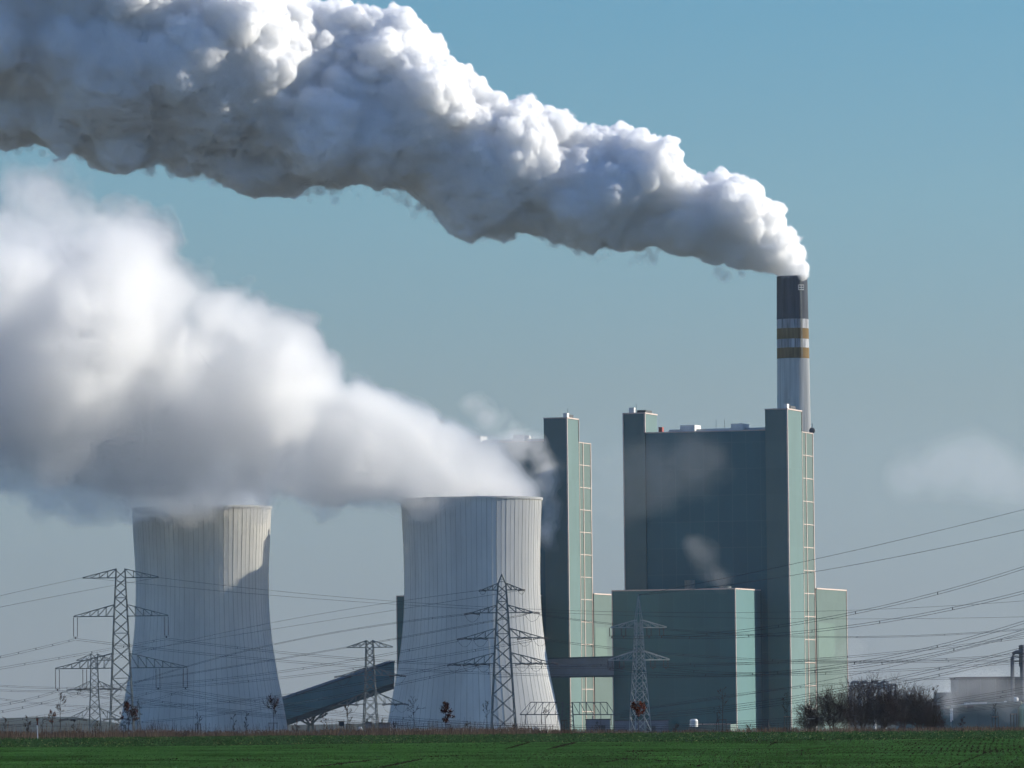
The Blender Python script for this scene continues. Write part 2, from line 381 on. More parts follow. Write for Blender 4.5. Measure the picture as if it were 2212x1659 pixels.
    trim((.503, .75), (D, D + da), za - .3, za + .2, an); trim((.3, .75), (D + da - .35, D + da + .1), 0, za, an)
    q = MB(); q.box(O, UX, UY, (.503, .56), (D + da * .04, D + da * .58), za * .52, za * .76); q.build('louvre', mat('louvre', (.085, .14, .12), .7, .05, .4), an)
    # the low hall in front
    uf = lowfront['u']; vf = lowfront['v']; zf = lowfront['z']
    t2 = thing('turbine_hall', labelfront, 'power plant building', tuple(O + UX * uf[1] + UY * vf), 'turbine halls')
    mb = MB(); mb.box(O, UX, UY, uf, (vf, 1.3), 0, zf); hw = mb.build('wall', [M['hall']], t2)
    for a, b, z0, z1 in (((uf[0] - .15, uf[1] + .15), (vf - .15, vf - .003), zf - .3, zf + .15), ((uf[1] + .003, uf[1] + .2), (vf - .15, 1.2), zf - .3, zf + .15), ((uf[1] - .2, uf[1] + .2), (vf - .2, vf + .2), 0, zf), ((uf[0] - .2, uf[0] + .1), (vf - .2, vf + .1), 0, zf)):
        mb = MB(); mb.box(O, UX, UY, a, b, z0, z1); mb.build('trim', M['trim'], t2)
    return O, t2, zf, uf, vf, zr, D, dt, wt
M['hall'] = panel_mat('hall_cladding', (.038, .116, .120), (.2, .3, .3), 6, 13, -ANG, wl=.10)
Y2 = 2545; k2 = mpp(Y2); ca, sa = math.cos(ANG), math.sin(ANG)
uf1 = (-61 * k2 - 1.5 * sa) / ca; vf = (-123 * k2 - uf1 * ca) / sa; uf0 = (-384 * k2 - vf * sa) / ca
B2 = block(1709, Y2, 882.5, 929, 47, 31, (1356, 1402, 893, 30), 24, 1272, 64, dict(u=(uf0, uf1), v=vf, z=at(1586, 1270, Y2 - 40).z),
           'tall dark teal boiler house with the striped chimney rising behind its right corner', 'low dark teal hall in front of the boiler house with the chimney')
Y1 = 2643; k1 = mpp(Y1)
B1 = block(1232, Y1, 902, 953, 50, 25, (897, 945, 913, 16), 26, 1284, 46, dict(u=(uf0 * 1.0, uf1), v=vf, z=at(860, 1287, Y1 - 20).z),
           'boiler house half hidden behind the right cooling tower and its steam', 'dark hall mostly hidden behind the cooling tower beside the sloping conveyor', detail=False)
# roof stack on the low hall
def hall_bits():
    O, t2, zf, uf, vf_, zr, D, dt, wt = B2
    def roof_tube(px, py0, Y, r, name, m):
        p = at(px, py0, Y); mb = MB(); mb.tube([(p.x, p.y, zf), (p.x, p.y, p.z)], r, 16); mb.build(name, m, t2)
    roof_tube(1490, 1253, Y2 - 8, 2.0, 'exhaust_stack', M['steel'])
    roof_tube(1567, 1267, Y2 - 8, 2.2, 'steam_vent', M['steel'])
    # low annex with a cream coping along the foot of the hall
    mb = MB(); z = at(1540, 1564.5, Y2 - 60).z
    mb.box(O, UX, UY, (uf[0] + 32, uf[1]), (vf_ - 9, vf_ - .01), 0, z); a = mb.build('loading_bay', M['green'], t2)
    mb = MB(); mb.box(O, UX, UY, (uf[0] + 32, uf[1] + .1), (vf_ - 9.2, vf_ - 9.003), z - .2, z + .25); mb.build('trim', M['trim'], t2)
hall_bits()

# ------------------------------------------------------------------ chimney
def chimney():
    Y = 2760; k = mpp(Y); P = at(1724, 1560, Y); cx = P.x
    zof = lambda y: at(1722, y, Y).z
    t = thing('chimney', 'tall round chimney with dark top and two ochre stripes', 'chimney', (cx, Y, 0))
    ctl = [(0, 52 * k), (zof(1270), 43.2 * k), (zof(930), 36.3 * k), (zof(775), 35 * k), (zof(690), 34.4 * k), (zof(597), 33.2 * k)]
    rad = lambda z: float(np.interp(z, [c[0] for c in ctl], [c[1] for c in ctl]))
    lev = [('shaft', 0, zof(775), 'cham_conc'), ('ochre_band', zof(775), zof(752), 'cham_ochre'), ('white_band', zof(752), zof(733), 'cham_white'), ('ochre_band', zof(733), zof(710), 'cham_ochre'), ('white_band', zof(710), zof(690), 'cham_white'), ('dark_top', zof(690), zof(597), 'cham_dark')]
    for name, z0, z1, m in lev:
        mb = MB(); n = 64; zz = np.linspace(z0, z1, 12)
        for i in range(11):
            for j in range(n):
                a, b = 2 * math.pi * j / n, 2 * math.pi * (j + 1) / n
                mb.quad([(cx + rad(zz[q]) * math.cos(c), Y + rad(zz[q]) * math.sin(c), zz[q]) for c, q in ((a, i), (b, i), (b, i + 1), (a, i + 1))])
        if name == 'dark_top':
            r = rad(z1)
            for j in range(n):
                a, b = 2 * math.pi * j / n, 2 * math.pi * (j + 1) / n
                mb.quad([(cx + r * math.cos(a), Y + r * math.sin(a), z1), (cx + r * math.cos(b), Y + r * math.sin(b), z1), (cx + (r - 1) * math.cos(b), Y + (r - 1) * math.sin(b), z1), (cx + (r - 1) * math.cos(a), Y + (r - 1) * math.sin(a), z1)])
                mb.quad([(cx + (r - 1) * math.cos(a), Y + (r - 1) * math.sin(a), z1), (cx + (r - 1) * math.cos(b), Y + (r - 1) * math.sin(b), z1), (cx + (r - 1) * math.cos(b), Y + (r - 1) * math.sin(b), z1 - 12), (cx + (r - 1) * math.cos(a), Y + (r - 1) * math.sin(a), z1 - 12)])
        mb.build(name, M[m], t, smooth=False)
    # small railed platform and ladder near the top, on the sunlit side
    mb = MB(); r = rad(zof(620)); z0, z1 = zof(628), zof(618)
    for a0 in (R(-72), R(-62), R(-52)):
        p = Vector((cx + (r + 1) * math.cos(a0), Y + (r + 1) * math.sin(a0), 0)); mb.bar(p + Vector((0, 0, z0)), p + Vector((0, 0, z1)), .2)
    for z in (z0, (z0 + z1) / 2, z1):
        pts = [(cx + (r + 1) * math.cos(R(a)), Y + (r + 1) * math.sin(R(a)), z) for a in (-72, -67, -62, -57, -52)]
        mb.tube(pts, .13, 5)
    mb.build('platform', M['white'], t)
    mb = MB()
    for da in (-.03, .03):
        mb.tube([(cx + (rad(z) + .25) * math.cos(R(-60) + da), Y + (rad(z) + .25) * math.sin(R(-60) + da), z) for z in (zof(775), zof(700), zof(600))], .09, 4)
    mb.build('ladder', M['steel'], t)
    # dish aerial low on the shaft
    mb = MB(); p = at(1754.5, 930, Y - 8); n = 12
    mb.tube([p + Vector((0, .5, 0)), p, p - Vector((0, .3, 0))], [1.3, 1.1, .3], 12); mb.build('dish_aerial', M['darksteel'], t)
    mb = MB(); mb.bar(p + Vector((0, 0, -2)), p + Vector((0, 0, 3)), .25); mb.build('aerial_mast', M['darksteel'], t)
    return cx, Y, zof(597)
CH = chimney()
# ------------------------------------------------------------------ conveyor, bridge and low plant around the boiler houses
V3 = Vector
def crest(px): return 1594 - 17 * px / W
def conveyor():
    Y0, Y1_ = 2600, 2625
    A, B = at(560, 1530, Y0), at(852, 1430, Y1_); A2, B2_ = at(560, 1575, Y0), at(852, 1475, Y1_)
    t = thing('conveyor_gallery', 'blue teal enclosed conveyor sloping up between the two cooling towers', 'conveyor', tuple(A2))
    d = (B - A); n = V3((-d.y, d.x, 0)).normalized(); wd_ = 7.0
    mb = MB(); mb.hexa([A2, B2_, B2_ + n * wd_, A2 + n * wd_, A, B, B + n * wd_, A + n * wd_]); mb.build('gallery_wall', M['gallery'], t)
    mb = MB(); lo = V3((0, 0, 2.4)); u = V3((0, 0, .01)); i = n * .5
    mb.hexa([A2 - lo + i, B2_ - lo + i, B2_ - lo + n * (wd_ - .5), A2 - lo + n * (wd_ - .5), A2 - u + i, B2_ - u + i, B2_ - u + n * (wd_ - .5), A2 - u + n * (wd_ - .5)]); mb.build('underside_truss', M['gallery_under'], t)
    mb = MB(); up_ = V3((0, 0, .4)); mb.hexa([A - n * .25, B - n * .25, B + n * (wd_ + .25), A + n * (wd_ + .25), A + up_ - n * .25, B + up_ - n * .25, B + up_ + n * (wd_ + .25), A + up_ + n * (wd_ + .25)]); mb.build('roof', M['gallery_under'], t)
    # branching steel support
    mb = MB(); Ys = 2612; P = lambda x, y: at(x, y, Ys)
    ft = P(671, 1572); base = V3((ft.x, ft.y, 0))
    for x, y in ((636, 1552), (655, 1549), (686, 1537), (712, 1529)):
        mb.bar(P(671, 1567) , P(x, y - 3), .75); 
    for a, b in (((662, 1545), (676, 1562)), ((686, 1541), (664, 1560)), ((655, 1552), (640, 1549)), ((681, 1546), (703, 1538)), ((703, 1536), (703, 1547)), ((690, 1552), (708, 1540))): mb.bar(P(*a), P(*b), .55)
    for dx in (-1.2, 1.2): mb.bar(base + V3((dx, 0, 0)), P(671, 1562) + V3((dx * .6, 0, 0)), .9)
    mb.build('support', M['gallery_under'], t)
conveyor()
def bridge():
    Y = 2528
    A, B = at(1000, 1429, Y + 10), at(1326, 1420, Y - 4); A2, B2_ = at(1000, 1465, Y + 10), at(1326, 1459, Y - 4)
    t = thing('conveyor_bridge', 'level grey conveyor bridge crossing in front of the green wall between tower and hall', 'conveyor', tuple(A2))
    n = V3((0, 6, 0))
    mb = MB(); mb.hexa([A2, B2_, B2_ + n, A2 + n, A, B, B + n, A + n]); mb.build('gallery_wall', M['bridge'], t)
    z = V3((0, 0, .5)); e = V3((0, .2, 0))
    mb = MB(); mb.hexa([A - e, B - e, B + n + e, A + n + e, A - e + z, B - e + z, B + n + e + z, A + n + e + z]); mb.build('roof', M['gallery_under'], t)
    mb = MB(); mb.hexa([A2 - e - z, B2_ - e - z, B2_ + n + e - z, A2 + n + e - z, A2 - e - z * .01, B2_ - e - z * .01, B2_ + n + e - z * .01, A2 + n + e - z * .01]); mb.build('underside_truss', M['gallery_under'], t)
bridge()
def lowbox(name, label, cat, x0, x1, y0, Y, dep, m, roofm=None, group=None, bits=True):
    "low plant building with a roof edge, a door and a vent, seen as a few pixels"
    a, b = at(x0, y0, Y), at(x1, y0, Y); z = (a.z + b.z) / 2
    t = thing(name, label, cat, (a.x, Y, 0), group)
    O = V3((a.x, Y, 0)); X, Yv = V3((1, 0, 0)), V3((0, 1, 0)); w = b.x - a.x
    mb = MB(); mb.box(O, X, Yv, (0, w), (0, dep), 0, z); mb.build('wall', m, t)
    mb = MB(); mb.box(O, X, Yv, (-.2, w + .2), (-.2, dep + .2), z + .005, z + .35); mb.build('roof', roofm or M['darkbox'], t)
    if bits:
        mb = MB(); mb.box(O, X, Yv, (w * .6, w * .6 + min(3, w * .2)), (-.06, -.005), 0, min(3.2, z * .6)); mb.build('door', M['darkbox'], t)
        mb = MB(); p = O + X * w * .3 + Yv * dep * .5; mb.tube([p + V3((0, 0, z + .35)), p + V3((0, 0, z + 1.5))], .35, 8); mb.build('vent', M['steel'], t)
    return t
M['hazygrey'] = mat('blue_grey_sheds', (.15, .165, .20), .8, .15, .2)
M['hazygreen'] = mat('dull_green_sheds', (.10, .13, .12), .8, .15, .2)
lowbox('pump_house', 'low dark purple grey shed at the foot of the lit green wall beside the bridge', 'shed', 1266, 1318, 1555, 2470, 12, M['hazygrey'])
lowbox('plant_shed', 'long low grey shed at the foot of the teal hall behind the slim pylon', 'shed', 1329, 1444, 1557, 2440, 10, M['hazygrey'])
lowbox('switch_house', 'small dark block house behind the pylon between the cooling towers', 'shed', 788, 803, 1561, 2480, 8, M['hazygrey'])
lowbox('transformer_house', 'dark flat shed touching the left foot of the right cooling tower', 'shed', 818, 842, 1563, 2420, 8, M['hazygrey'])
def white_unit(px, py0, wpx, hpx, Y, label, cat='vehicle', name='delivery_van'):
    "a white van or container seen side-on"
    k = mpp(Y); a = at(px - wpx / 2, py0, Y); L = wpx * k; h = max(hpx * k, 1.4); z0 = a.z - h
    t = thing(name, label, cat, (a.x, Y, z0)); O = V3((a.x, Y, 0)); X, Yv = V3((1, 0, 0)), V3((0, 1, 0))
    mb = MB()
    prof = [(0, .25), (0, .95), (.06, 1), (.78, 1), (.9, .62), (1, .55), (1, .25)]
    for y in (0, 2.0): mb.quad([O + X * (u * L) + Yv * y + V3((0, 0, z0 + v * h)) for u, v in (prof if y else prof[::-1])])
    n = len(prof)
    for i in range(n):
        (u0, v0), (u1, v1) = prof[i], prof[(i + 1) % n]
        mb.quad([O + X * (u0 * L) + V3((0, 0, z0 + v0 * h)), O + X * (u1 * L) + V3((0, 0, z0 + v1 * h)), O + X * (u1 * L) + Yv * 2 + V3((0, 0, z0 + v1 * h)), O + X * (u0 * L) + Yv * 2 + V3((0, 0, z0 + v0 * h))])
    mb.build('body', M['white'], t)
    for u in (.2, .8):
        mb = MB(); c = O + X * (u * L) + V3((0, 0, z0 + .25 * h)); mb.tube([c + V3((0, -.05, 0)), c + V3((0, .3, 0))], .25 * h, 12); mb.build('wheel', M['darkbox'], t)
    mb = MB(); mb.quad([O + X * (u * L) + V3((0, -.01, z0 + v * h)) for u, v in ((.72, .66), (.84, .66), (.77, .92), (.72, .92))]); mb.build('window', M['darkbox'], t)
    # the rise of ground the van stands on
    return t
white_unit(336, 1577.5, 13, 6, 1500, 'small white van far off at the foot of the left cooling tower')
white_unit(1072, 1570, 12, 6, 1700, 'white van beside the foot of the big pylon in front of the right cooling tower')
white_unit(1156, 1570.5, 11, 6, 1750, 'white van under the low lattice girder by the right cooling tower')
white_unit(778, 1570, 9, 5, 1600, 'tiny white van left of the pylon between the cooling towers')
def white_tank():
    Y = 2465; a, b = at(1490, 1553, Y), at(1508, 1566, Y)
    t = thing('storage_tank', 'white rounded tank standing on the low deck before the teal hall', 'tank', ((a.x + b.x) / 2, Y, 0))
    cx = (a.x + b.x) / 2; r = (b.x - a.x) / 2; mb = MB()
    mb.tube([(cx, Y + r, b.z - .6), (cx, Y + r, a.z - .8), (cx, Y + r, a.z - .2), (cx, Y + r, a.z)], [r, r, r * .82, r * .5], 20); mb.build('tank_shell', M['tank'], t)
    mb = MB(); mb.box(V3((cx, Y, 0)), V3((1, 0, 0)), V3((0, 1, 0)), (-r * 1.3, r * 1.3), (0, r * 2), 0, b.z - .65); mb.build('plinth', M['hazygreen'], t)
    mb = MB(); mb.tube([(cx, Y + r + (r + .1) * math.sin(q), (a.z + b.z) / 2) if False else (cx + (r + .06) * math.cos(q), Y + r + (r + .06) * math.sin(q), (a.z + b.z) / 2) for q in np.linspace(0, 6.283, 20)], .12, 4); mb.build('hoop', M['steel'], t)
white_tank()

# ------------------------------------------------------------------ far works on the right
M['farhall'] = mat('far_dark_cladding', (.045, .07, .075), .8, .2, .05)
def far_works():
    Y = 3200; P = lambda x, y, dy=0: at(x, y, Y + dy)
    X, Yv = V3((1, 0, 0)), V3((0, 1, 0))
    def bx(name, m, t, x0, x1, y0, y1, dep=20, dy=0):
        a, b = P(x0, y0, dy), P(x1, y1, dy); mb = MB(); mb.box(V3((a.x, Y + dy, 0)), X, Yv, (0, b.x - a.x), (0, dep), max(b.z, 0) if y1 < 1560 else 0, a.z); return mb.build(name, m, t)
    t = thing('works_hall', 'long dark teal works hall with pale roof at the far right edge', 'building', tuple(P(2056, 1574)))
    bx('wall', M['shed'], t, 2056, 2199, 1527, 1574, 40)
    a, b = P(2052, 1527), P(2202, 1522); k = mpp(Y)
    mb = MB(); mb.hexa([(a.x, Y - 1, a.z), (b.x, Y - 1, a.z), (b.x, Y + 41, a.z), (a.x, Y + 41, a.z), (a.x, Y - 1, a.z + .6), (b.x, Y - 1, a.z + 2.2), (b.x, Y + 41, a.z + 2.4), (a.x, Y + 41, a.z + .9)]); mb.build('roof', M['midgreen'], t)
    bx('roof_light', M['pale'], t, 2086, 2132, 1517.5, 1523, 12, 10); bx('annex', M['darkbox'], t, 2088, 2103, 1522, 1530, 6, -5)
    mb = MB(); p = P(2055, 1530, -3); q = P(2056, 1556, -3); mb.tube([p, q], .7, 8); mb.tube([q, P(2046, 1557, -3)], .6, 8); mb.build('steam_pipe', M['tank'], t)
    t = thing('round_silo', 'sunlit pale green round silo cut by the right edge of the picture', 'silo', tuple(P(2210, 1574)))
    mb = MB(); c = P(2212, 1574, 5); c.z = 0; top = P(2212, 1531, 5).z; r = 13 * k; mb.tube([c, V3((c.x, c.y, top))], r, 28); mb.build('silo_shell', M['shedlit'], t)
    mb = MB(); mb.tube([V3((c.x, c.y, top)), V3((c.x, c.y, top + 2.6))], [r, r * .25], 28); mb.build('roof', M['shedlit'], t)
    t = thing('silo_cluster', 'pale domes and pipes on the roof of the works hall at the right edge', 'silo', tuple(P(2188, 1528, 6)))
    for x, y, w_ in ((2172, 1514, 4), (2180, 1508, 6), (2195, 1506, 5), (2202, 1513, 6)):
        p = P(x, y, 8); mb = MB(); z0 = P(x, 1525, 8).z; r = w_ * k; mb.tube([(p.x, p.y, z0), (p.x, p.y, p.z - r * .6), (p.x, p.y, p.z - r * .2), (p.x, p.y, p.z)], [r, r, r * .75, r * .2], 12); mb.build('dome', M['pale' if w_ < 6 else 'hazygreen'], t)
    mb = MB()
    for x in (2183, 2189, 2199): mb.bar(P(x, 1524, 12), P(x, 1488 if x == 2189 else 1502, 12), .7)
    mb.bar(P(2178, 1504, 12), P(2212, 1502, 12), .6); mb.bar(P(2190, 1508, 12), P(2212, 1511, 12), .6); mb.build('pipework', M['darksteel'], t)
    t = thing('process_building', 'tall grey blue process building behind the drifting steam at far right', 'building', tuple(P(2040, 1570, 200)))
    bx('wall', M['farhall'], t, 2070, 2188, 1465, 1570, 60, 200); bx('side_wing', M['farhall'], t, 2030, 2068, 1496, 1570, 50, 205)
    bx('side_wing', M['farhall'], t, 2190, 2230, 1462, 1570, 50, 205)
    for x in (2066, 2090, 2118, 2150, 2176): bx('column', M['darksteel'], t, x, x + 3, 1467, 1570, 1.5, 196)
    bx('roof', M['darkbox'], t, 2068, 2190, 1462.5, 1464.8, 62, 199)
    t = thing('flue_tower', 'dark steel flue with curved top duct rising at the far right edge', 'flue', tuple(P(2187, 1450, 190)))
    mb = MB(); mb.tube([P(2187, 1560, 190), P(2187, 1420, 190), P(2189, 1412, 190), P(2194, 1409, 190), P(2208, 1408, 190)], 1.0, 8); mb.build('flue', M['darksteel'], t)
    mb = MB(); mb.tube([P(2208, 1560, 192), P(2208, 1393, 192)], 1.1, 8); mb.tube([P(2203, 1440, 192), P(2203, 1394, 192)], .5, 6); mb.build('flue', M['darksteel'], t)
    mb = MB()
    for y in (1396, 1402, 1412, 1419, 1428): mb.bar(P(2188 if y > 1408 else 2200, y, 190), P(2211, y, 190), .7, h=.5)
    mb.build('platform', M['darksteel'], t)
    # the pipe rack and the two white columns behind the bare trees
    t = thing('pipe_rack', 'row of arched steel pipe loops showing above the bare trees', 'pipe rack', tuple(P(1840, 1500)))
    for x0 in (1838, 1858, 1880, 1902):
        mb = MB(); pts = [P(x0 + 9 - 9 * math.cos(q), 1480 - 7 * math.sin(q)) for q in np.linspace(0, math.pi, 9)]
        mb.tube([P(x0, 1560)] + pts + [P(x0 + 18, 1560)], .75, 6); mb.tube([p + V3((0, 4, -2.2)) for p in pts], .6, 6); mb.build('pipe_loop', M['hazygrey'], t)
    mb = MB(); mb.bar(P(1830, 1483), P(1936, 1479), .8); mb.bar(P(1830, 1490, 5), P(1936, 1486, 5), .7)
    for x in (1846, 1866, 1886, 1898, 1915, 1925, 1934): mb.bar(P(x, 1560), P(x, 1470 if x in (1846, 1915) else 1480), .6)
    for x, y in ((1915, 1478), (1919, 1486), (1927, 1484), (1923, 1492), (1931, 1498)): mb.bar(P(x, y), P(x + 8, y + 6), .6)
    mb.build('rack_frame', M['hazygrey'], t)
    for x, lab in ((1889, 'left of two white process columns above the bare trees'), (1911, 'right of two white process columns above the bare trees')):
        p = P(x, 1491, -8); t = thing('process_vessel', lab, 'column', (p.x, p.y, 0), 'white process columns'); mb = MB()
        mb.tube([(p.x, p.y, 0), (p.x, p.y, p.z - .6), (p.x, p.y, p.z)], [2.7 * k, 2.7 * k, 1.6 * k], 14); mb.build('column_shell', M['tank'], t)
        mb = MB(); q = P(x, 1515, -8); mb.tube([(p.x, p.y, q.z), (p.x, p.y, q.z + .8)], 3.1 * k, 14); mb.build('flange', M['steel'], t)
    a = P(1960, 1518); mb = MB(); t = lowbox('works_shed', 'blue green low shed glimpsed right of the bare trees', 'shed', 1940, 2052, 1532, 3150, 20, M['shed'])
far_works()
def far_hills():
    rng = np.random.default_rng(2); Y = 9000; v = []; f = []
    xs = np.linspace(-3000, 3000, 260); n = vn1(xs, rng)
    k = mpp(Y)
    for x, q in zip(xs, n):
        px = x / k + 1106; base = at(1106, 1572, Y).z
        h = 6 + 9 * q + (14 if px < 300 else 0) * max(0, min(1, (300 - px) / 150))
        v += [(x, Y - 400, 0), (x, Y, max(3, h)), (x, Y + 500, 0)]
    for i in range(len(xs) - 1):
        for j in (0, 1): f.append((i * 3 + j, i * 3 + 3 + j, i * 3 + 4 + j, i * 3 + 1 + j))
    tag(link('hills', np_mesh('hills', v, f, [M['hill']], None, True)), kind='structure')
def vn1(xs, rng):
    out = np.zeros(len(xs))
    for w, a in ((700, .6), (160, .3), (60, .2)):
        g = rng.uniform(0, 1, int(6400 / w) + 3); out += a * np.interp((xs + 3000) / w, np.arange(len(g)), g)
    return out
far_hills()

# ------------------------------------------------------------------ lattice pylons
def pylon(label, Y, xb, body, arms, rot=0.0, peak=None, ins_y=None, group='lattice pylons', strain=False, name='lattice_pylon', m='steel', legw=.27, brw=.15):
    """body: [(py, px centre, half width px)] from top to foot; arms: [(py top, py bottom, half length px, [insulator px offsets], string length px)]"""
    k = mpp(Y); X = V3((math.cos(rot), math.sin(rot), 0)); Z = V3((-math.sin(rot), math.cos(rot), 0))
    c0 = at(xb, body[-1][0], Y)
    t = thing(name, label, 'pylon', (c0.x, Y, 0), group)
    lv = [(at(x, y, Y), w * k) for y, x, w in body]
    def axis(z):
        zs = [p.z for p, _ in lv][::-1]
        return V3((float(np.interp(z, zs, [p.x for p, _ in lv][::-1])), Y, z)), float(np.interp(z, zs, [w for _, w in lv][::-1]))
    def corner(z, a, b):
        c, w = axis(z); return c + X * w * a + Z * w * b
    mb = MB(); ztop = lv[0][0].z; zf = lv[-1][0].z
    for a in (-1, 1):
        for b in (-1, 1):
            pts = [corner(p.z, a, b) for p, _ in lv]
            for p, q in zip(pts, pts[1:]): mb.bar(p, q, legw)
            g = pts[-1].copy(); g.z = min(0, g.z) ; mb.bar(pts[-1], g - V3((0, 0, .2)), legw)
    z = zf; fl = 0
    while z < ztop - .6:
        w = axis(z)[1]; z1 = min(ztop, z + max(1.7 * w, 1.3))
        for (a, b), (c, d) in (((-1, -1), (1, -1)), ((1, -1), (1, 1)), ((1, 1), (-1, 1)), ((-1, 1), (-1, -1))):
            mb.bar(corner(z, a, b), corner(z1, c, d), brw); mb.bar(corner(z, c, d), corner(z1, a, b), brw)
            if fl % 3 == 0: mb.bar(corner(z, a, b), corner(z, c, d), brw)
        z = z1; fl += 1
    if peak:
        tip = at(peak[0], peak[1], Y)
        for a in (-1, 1):
            for b in (-1, 1): mb.bar(corner(ztop, a, b), tip, legw * .8)
        for q in (.25, .5, .75):
            pts = [corner(ztop, a, b) * (1 - q) + tip * q for a, b in ((-1, -1), (1, -1), (1, 1), (-1, 1))]
            for i in range(4): mb.bar(pts[i], pts[(i + 1) % 4], brw * .8)
    mb.build('tower_body', M[m], t)
    tips = []
    for yt, yb, hl, offs, sl in arms:
        zt, zb = at(xb, yt, Y).z, at(xb, yb, Y).z; ab = MB()
        cb, wb = axis(zb); ct, wt_ = axis(zt)
        for s in (-1, 1):
            tip = cb + X * s * hl * k
            for b in (-1, 1):
                r0, r1 = corner(zb, s, b), corner(zt, s, b)
                e = tip + Z * b * .25
                ab.bar(r0, e, brw * 1.5); ab.bar(r1, e + V3((0, 0, .15)), brw * 1.35)
                n = max(3, int(hl * k / 2.6)); prev = r1
                for i in range(1, n):
                    q = i / n; lo = r0.lerp(e, q); hi = r1.lerp(e + V3((0, 0, .15)), q)
                    ab.bar(lo, hi, brw * .8); ab.bar(prev, lo, brw * .8); prev = hi
            n = max(3, int(hl * k / 2.6))
            for i in range(1, n):
                q = i / n; ab.bar(corner(zb, s, -1).lerp(tip, q), corner(zb, s, 1).lerp(tip, q), brw * .7)
        ab.build('crossarm', M[m], t)
        for off in offs:
            p = cb + X * off * k
            ib = MB()
            if not strain:
                for d in (-.55, .55):
                    a_ = p + X * d; e_ = a_ - V3((0, 0, sl * k)); ib.bar(a_, a_ - V3((0, 0, .4)), .08)
                    nn = 9
                    ib.tube([a_.lerp(e_, .06 + .9 * i / (2 * nn)) for i in range(2 * nn + 1)], [.13 if i % 2 else .07 for i in range(2 * nn + 1)], 6)
                ib.bar(p - X * .75 - V3((0, 0, sl * k)), p + X * .75 - V3((0, 0, sl * k)), .12)
                ib.bar(p - V3((0, 0, sl * k)), p - V3((0, 0, sl * k + .5)), .3)
            else:
                for dr in (-1, 1):
                    e_ = p + X * dr * sl * k - V3((0, 0, .16 * sl * k)); nn = 10
                    for zz in (-.14, .14):
                        ib.tube([(p + V3((0, 0, zz))).lerp(e_ + V3((0, 0, zz)), i / (2 * nn)) for i in range(2 * nn + 1)], [.15 if i % 2 else .08 for i in range(2 * nn + 1)], 6)
                a_, b_ = p - X * sl * k - V3((0, 0, .16 * sl * k)), p + X * sl * k - V3((0, 0, .16 * sl * k))
                lp = [a_.lerp(b_, i / 14) - V3((0, 0, 4 * (i / 14) * (1 - i / 14) * sl * k * 1.0)) for i in range(15)]
                ib.tube(lp, .035, 4, cap=False)
            ib.build('insulator', M['insul'], t)
    return t
def legs(y0, y1, x0, x1, w0, w1, n=4):
    return [(y0 + (y1 - y0) * i / n, x0 + (x1 - x0) * i / n, w0 + (w1 - w0) * i / n) for i in range(n + 1)]
pylon('tallest pylon, three long crossarms with hanging double insulators, in front of the left cooling tower', 1900, 262,
      [(1228, 260.5, 9.5), (1330, 261, 14.5), (1441, 262, 19.5), (1588, 263.5, 26)],
      [(1229, 1248, 82, [], 0), (1306, 1331, 102, [-98, 98], 44), (1411, 1443, 142.5, [-138, -79, 79, 138], 44)])
pylon('shorter distant pylon standing just left of the tallest pylon', 2350, 205,
      [(1412, 203.6, 7), (1500, 204, 9), (1590, 206, 13.5)],
      [(1413, 1426.5, 38.6, [], 0), (1470.5, 1488, 44, [-44, -20, 20, 44], 16), (1529.5, 1553, 60, [-60, -35, 35, 60], 18)], strain=True, rot=.1)
pylon('mid grey pylon standing between the cooling towers before the sloping conveyor', 2000, 800,
      [(1383, 798.5, 7.2), (1450, 799.3, 9.5), (1520, 800, 12.5), (1588, 801, 16)],
      [(1384, 1398.5, 50, [], 0), (1442.5, 1459, 60, [-60, 60], 18), (1495.5, 1521, 70, [-68, -42, 42, 68], 16)], strain=True, rot=-.12)
pylon('broad four-armed pylon in front of the right cooling tower', 1700, 1086,
      [(1262, 1084.3, 8.5), (1323, 1085, 12.5), (1378, 1085.5, 15.5), (1433, 1086, 18.5), (1586, 1088, 26.5)],
      [(1259.6, 1274.5, 42, [-42, 42], 8), (1306.8, 1323.5, 65, [-65, 65], 17), (1357, 1378, 82, [-82, -48, 48, 82], 16), (1410, 1433.5, 105, [-105, -72, -42, 42, 72, 105], 15)], peak=(1084, 1240), strain=True, rot=.06)
pylon('slim pointed two-armed pylon in front of the dark teal hall', 1600, 1383,
      [(1339, 1379.3, 6.2), (1405, 1380, 9), (1500, 1381.5, 14), (1580, 1383, 18.5)],
      [(1339, 1355.5, 64, [-62, -35, 24, 53], 18), (1405.6, 1425.7, 70, [-67, -40, 32, 62], 16)], peak=(1379, 1284), rot=.35, legw=.22, brw=.12, m='palesteel')
pylon('faint slender mast with short arms before the left cooling tower', 2300, 299,
      [(1520, 298.6, 2.0), (1588, 299.5, 4)], [(1526, 1530, 8, [], 0), (1540, 1544, 9, [], 0)], peak=(298.5, 1510), legw=.2, brw=.1)
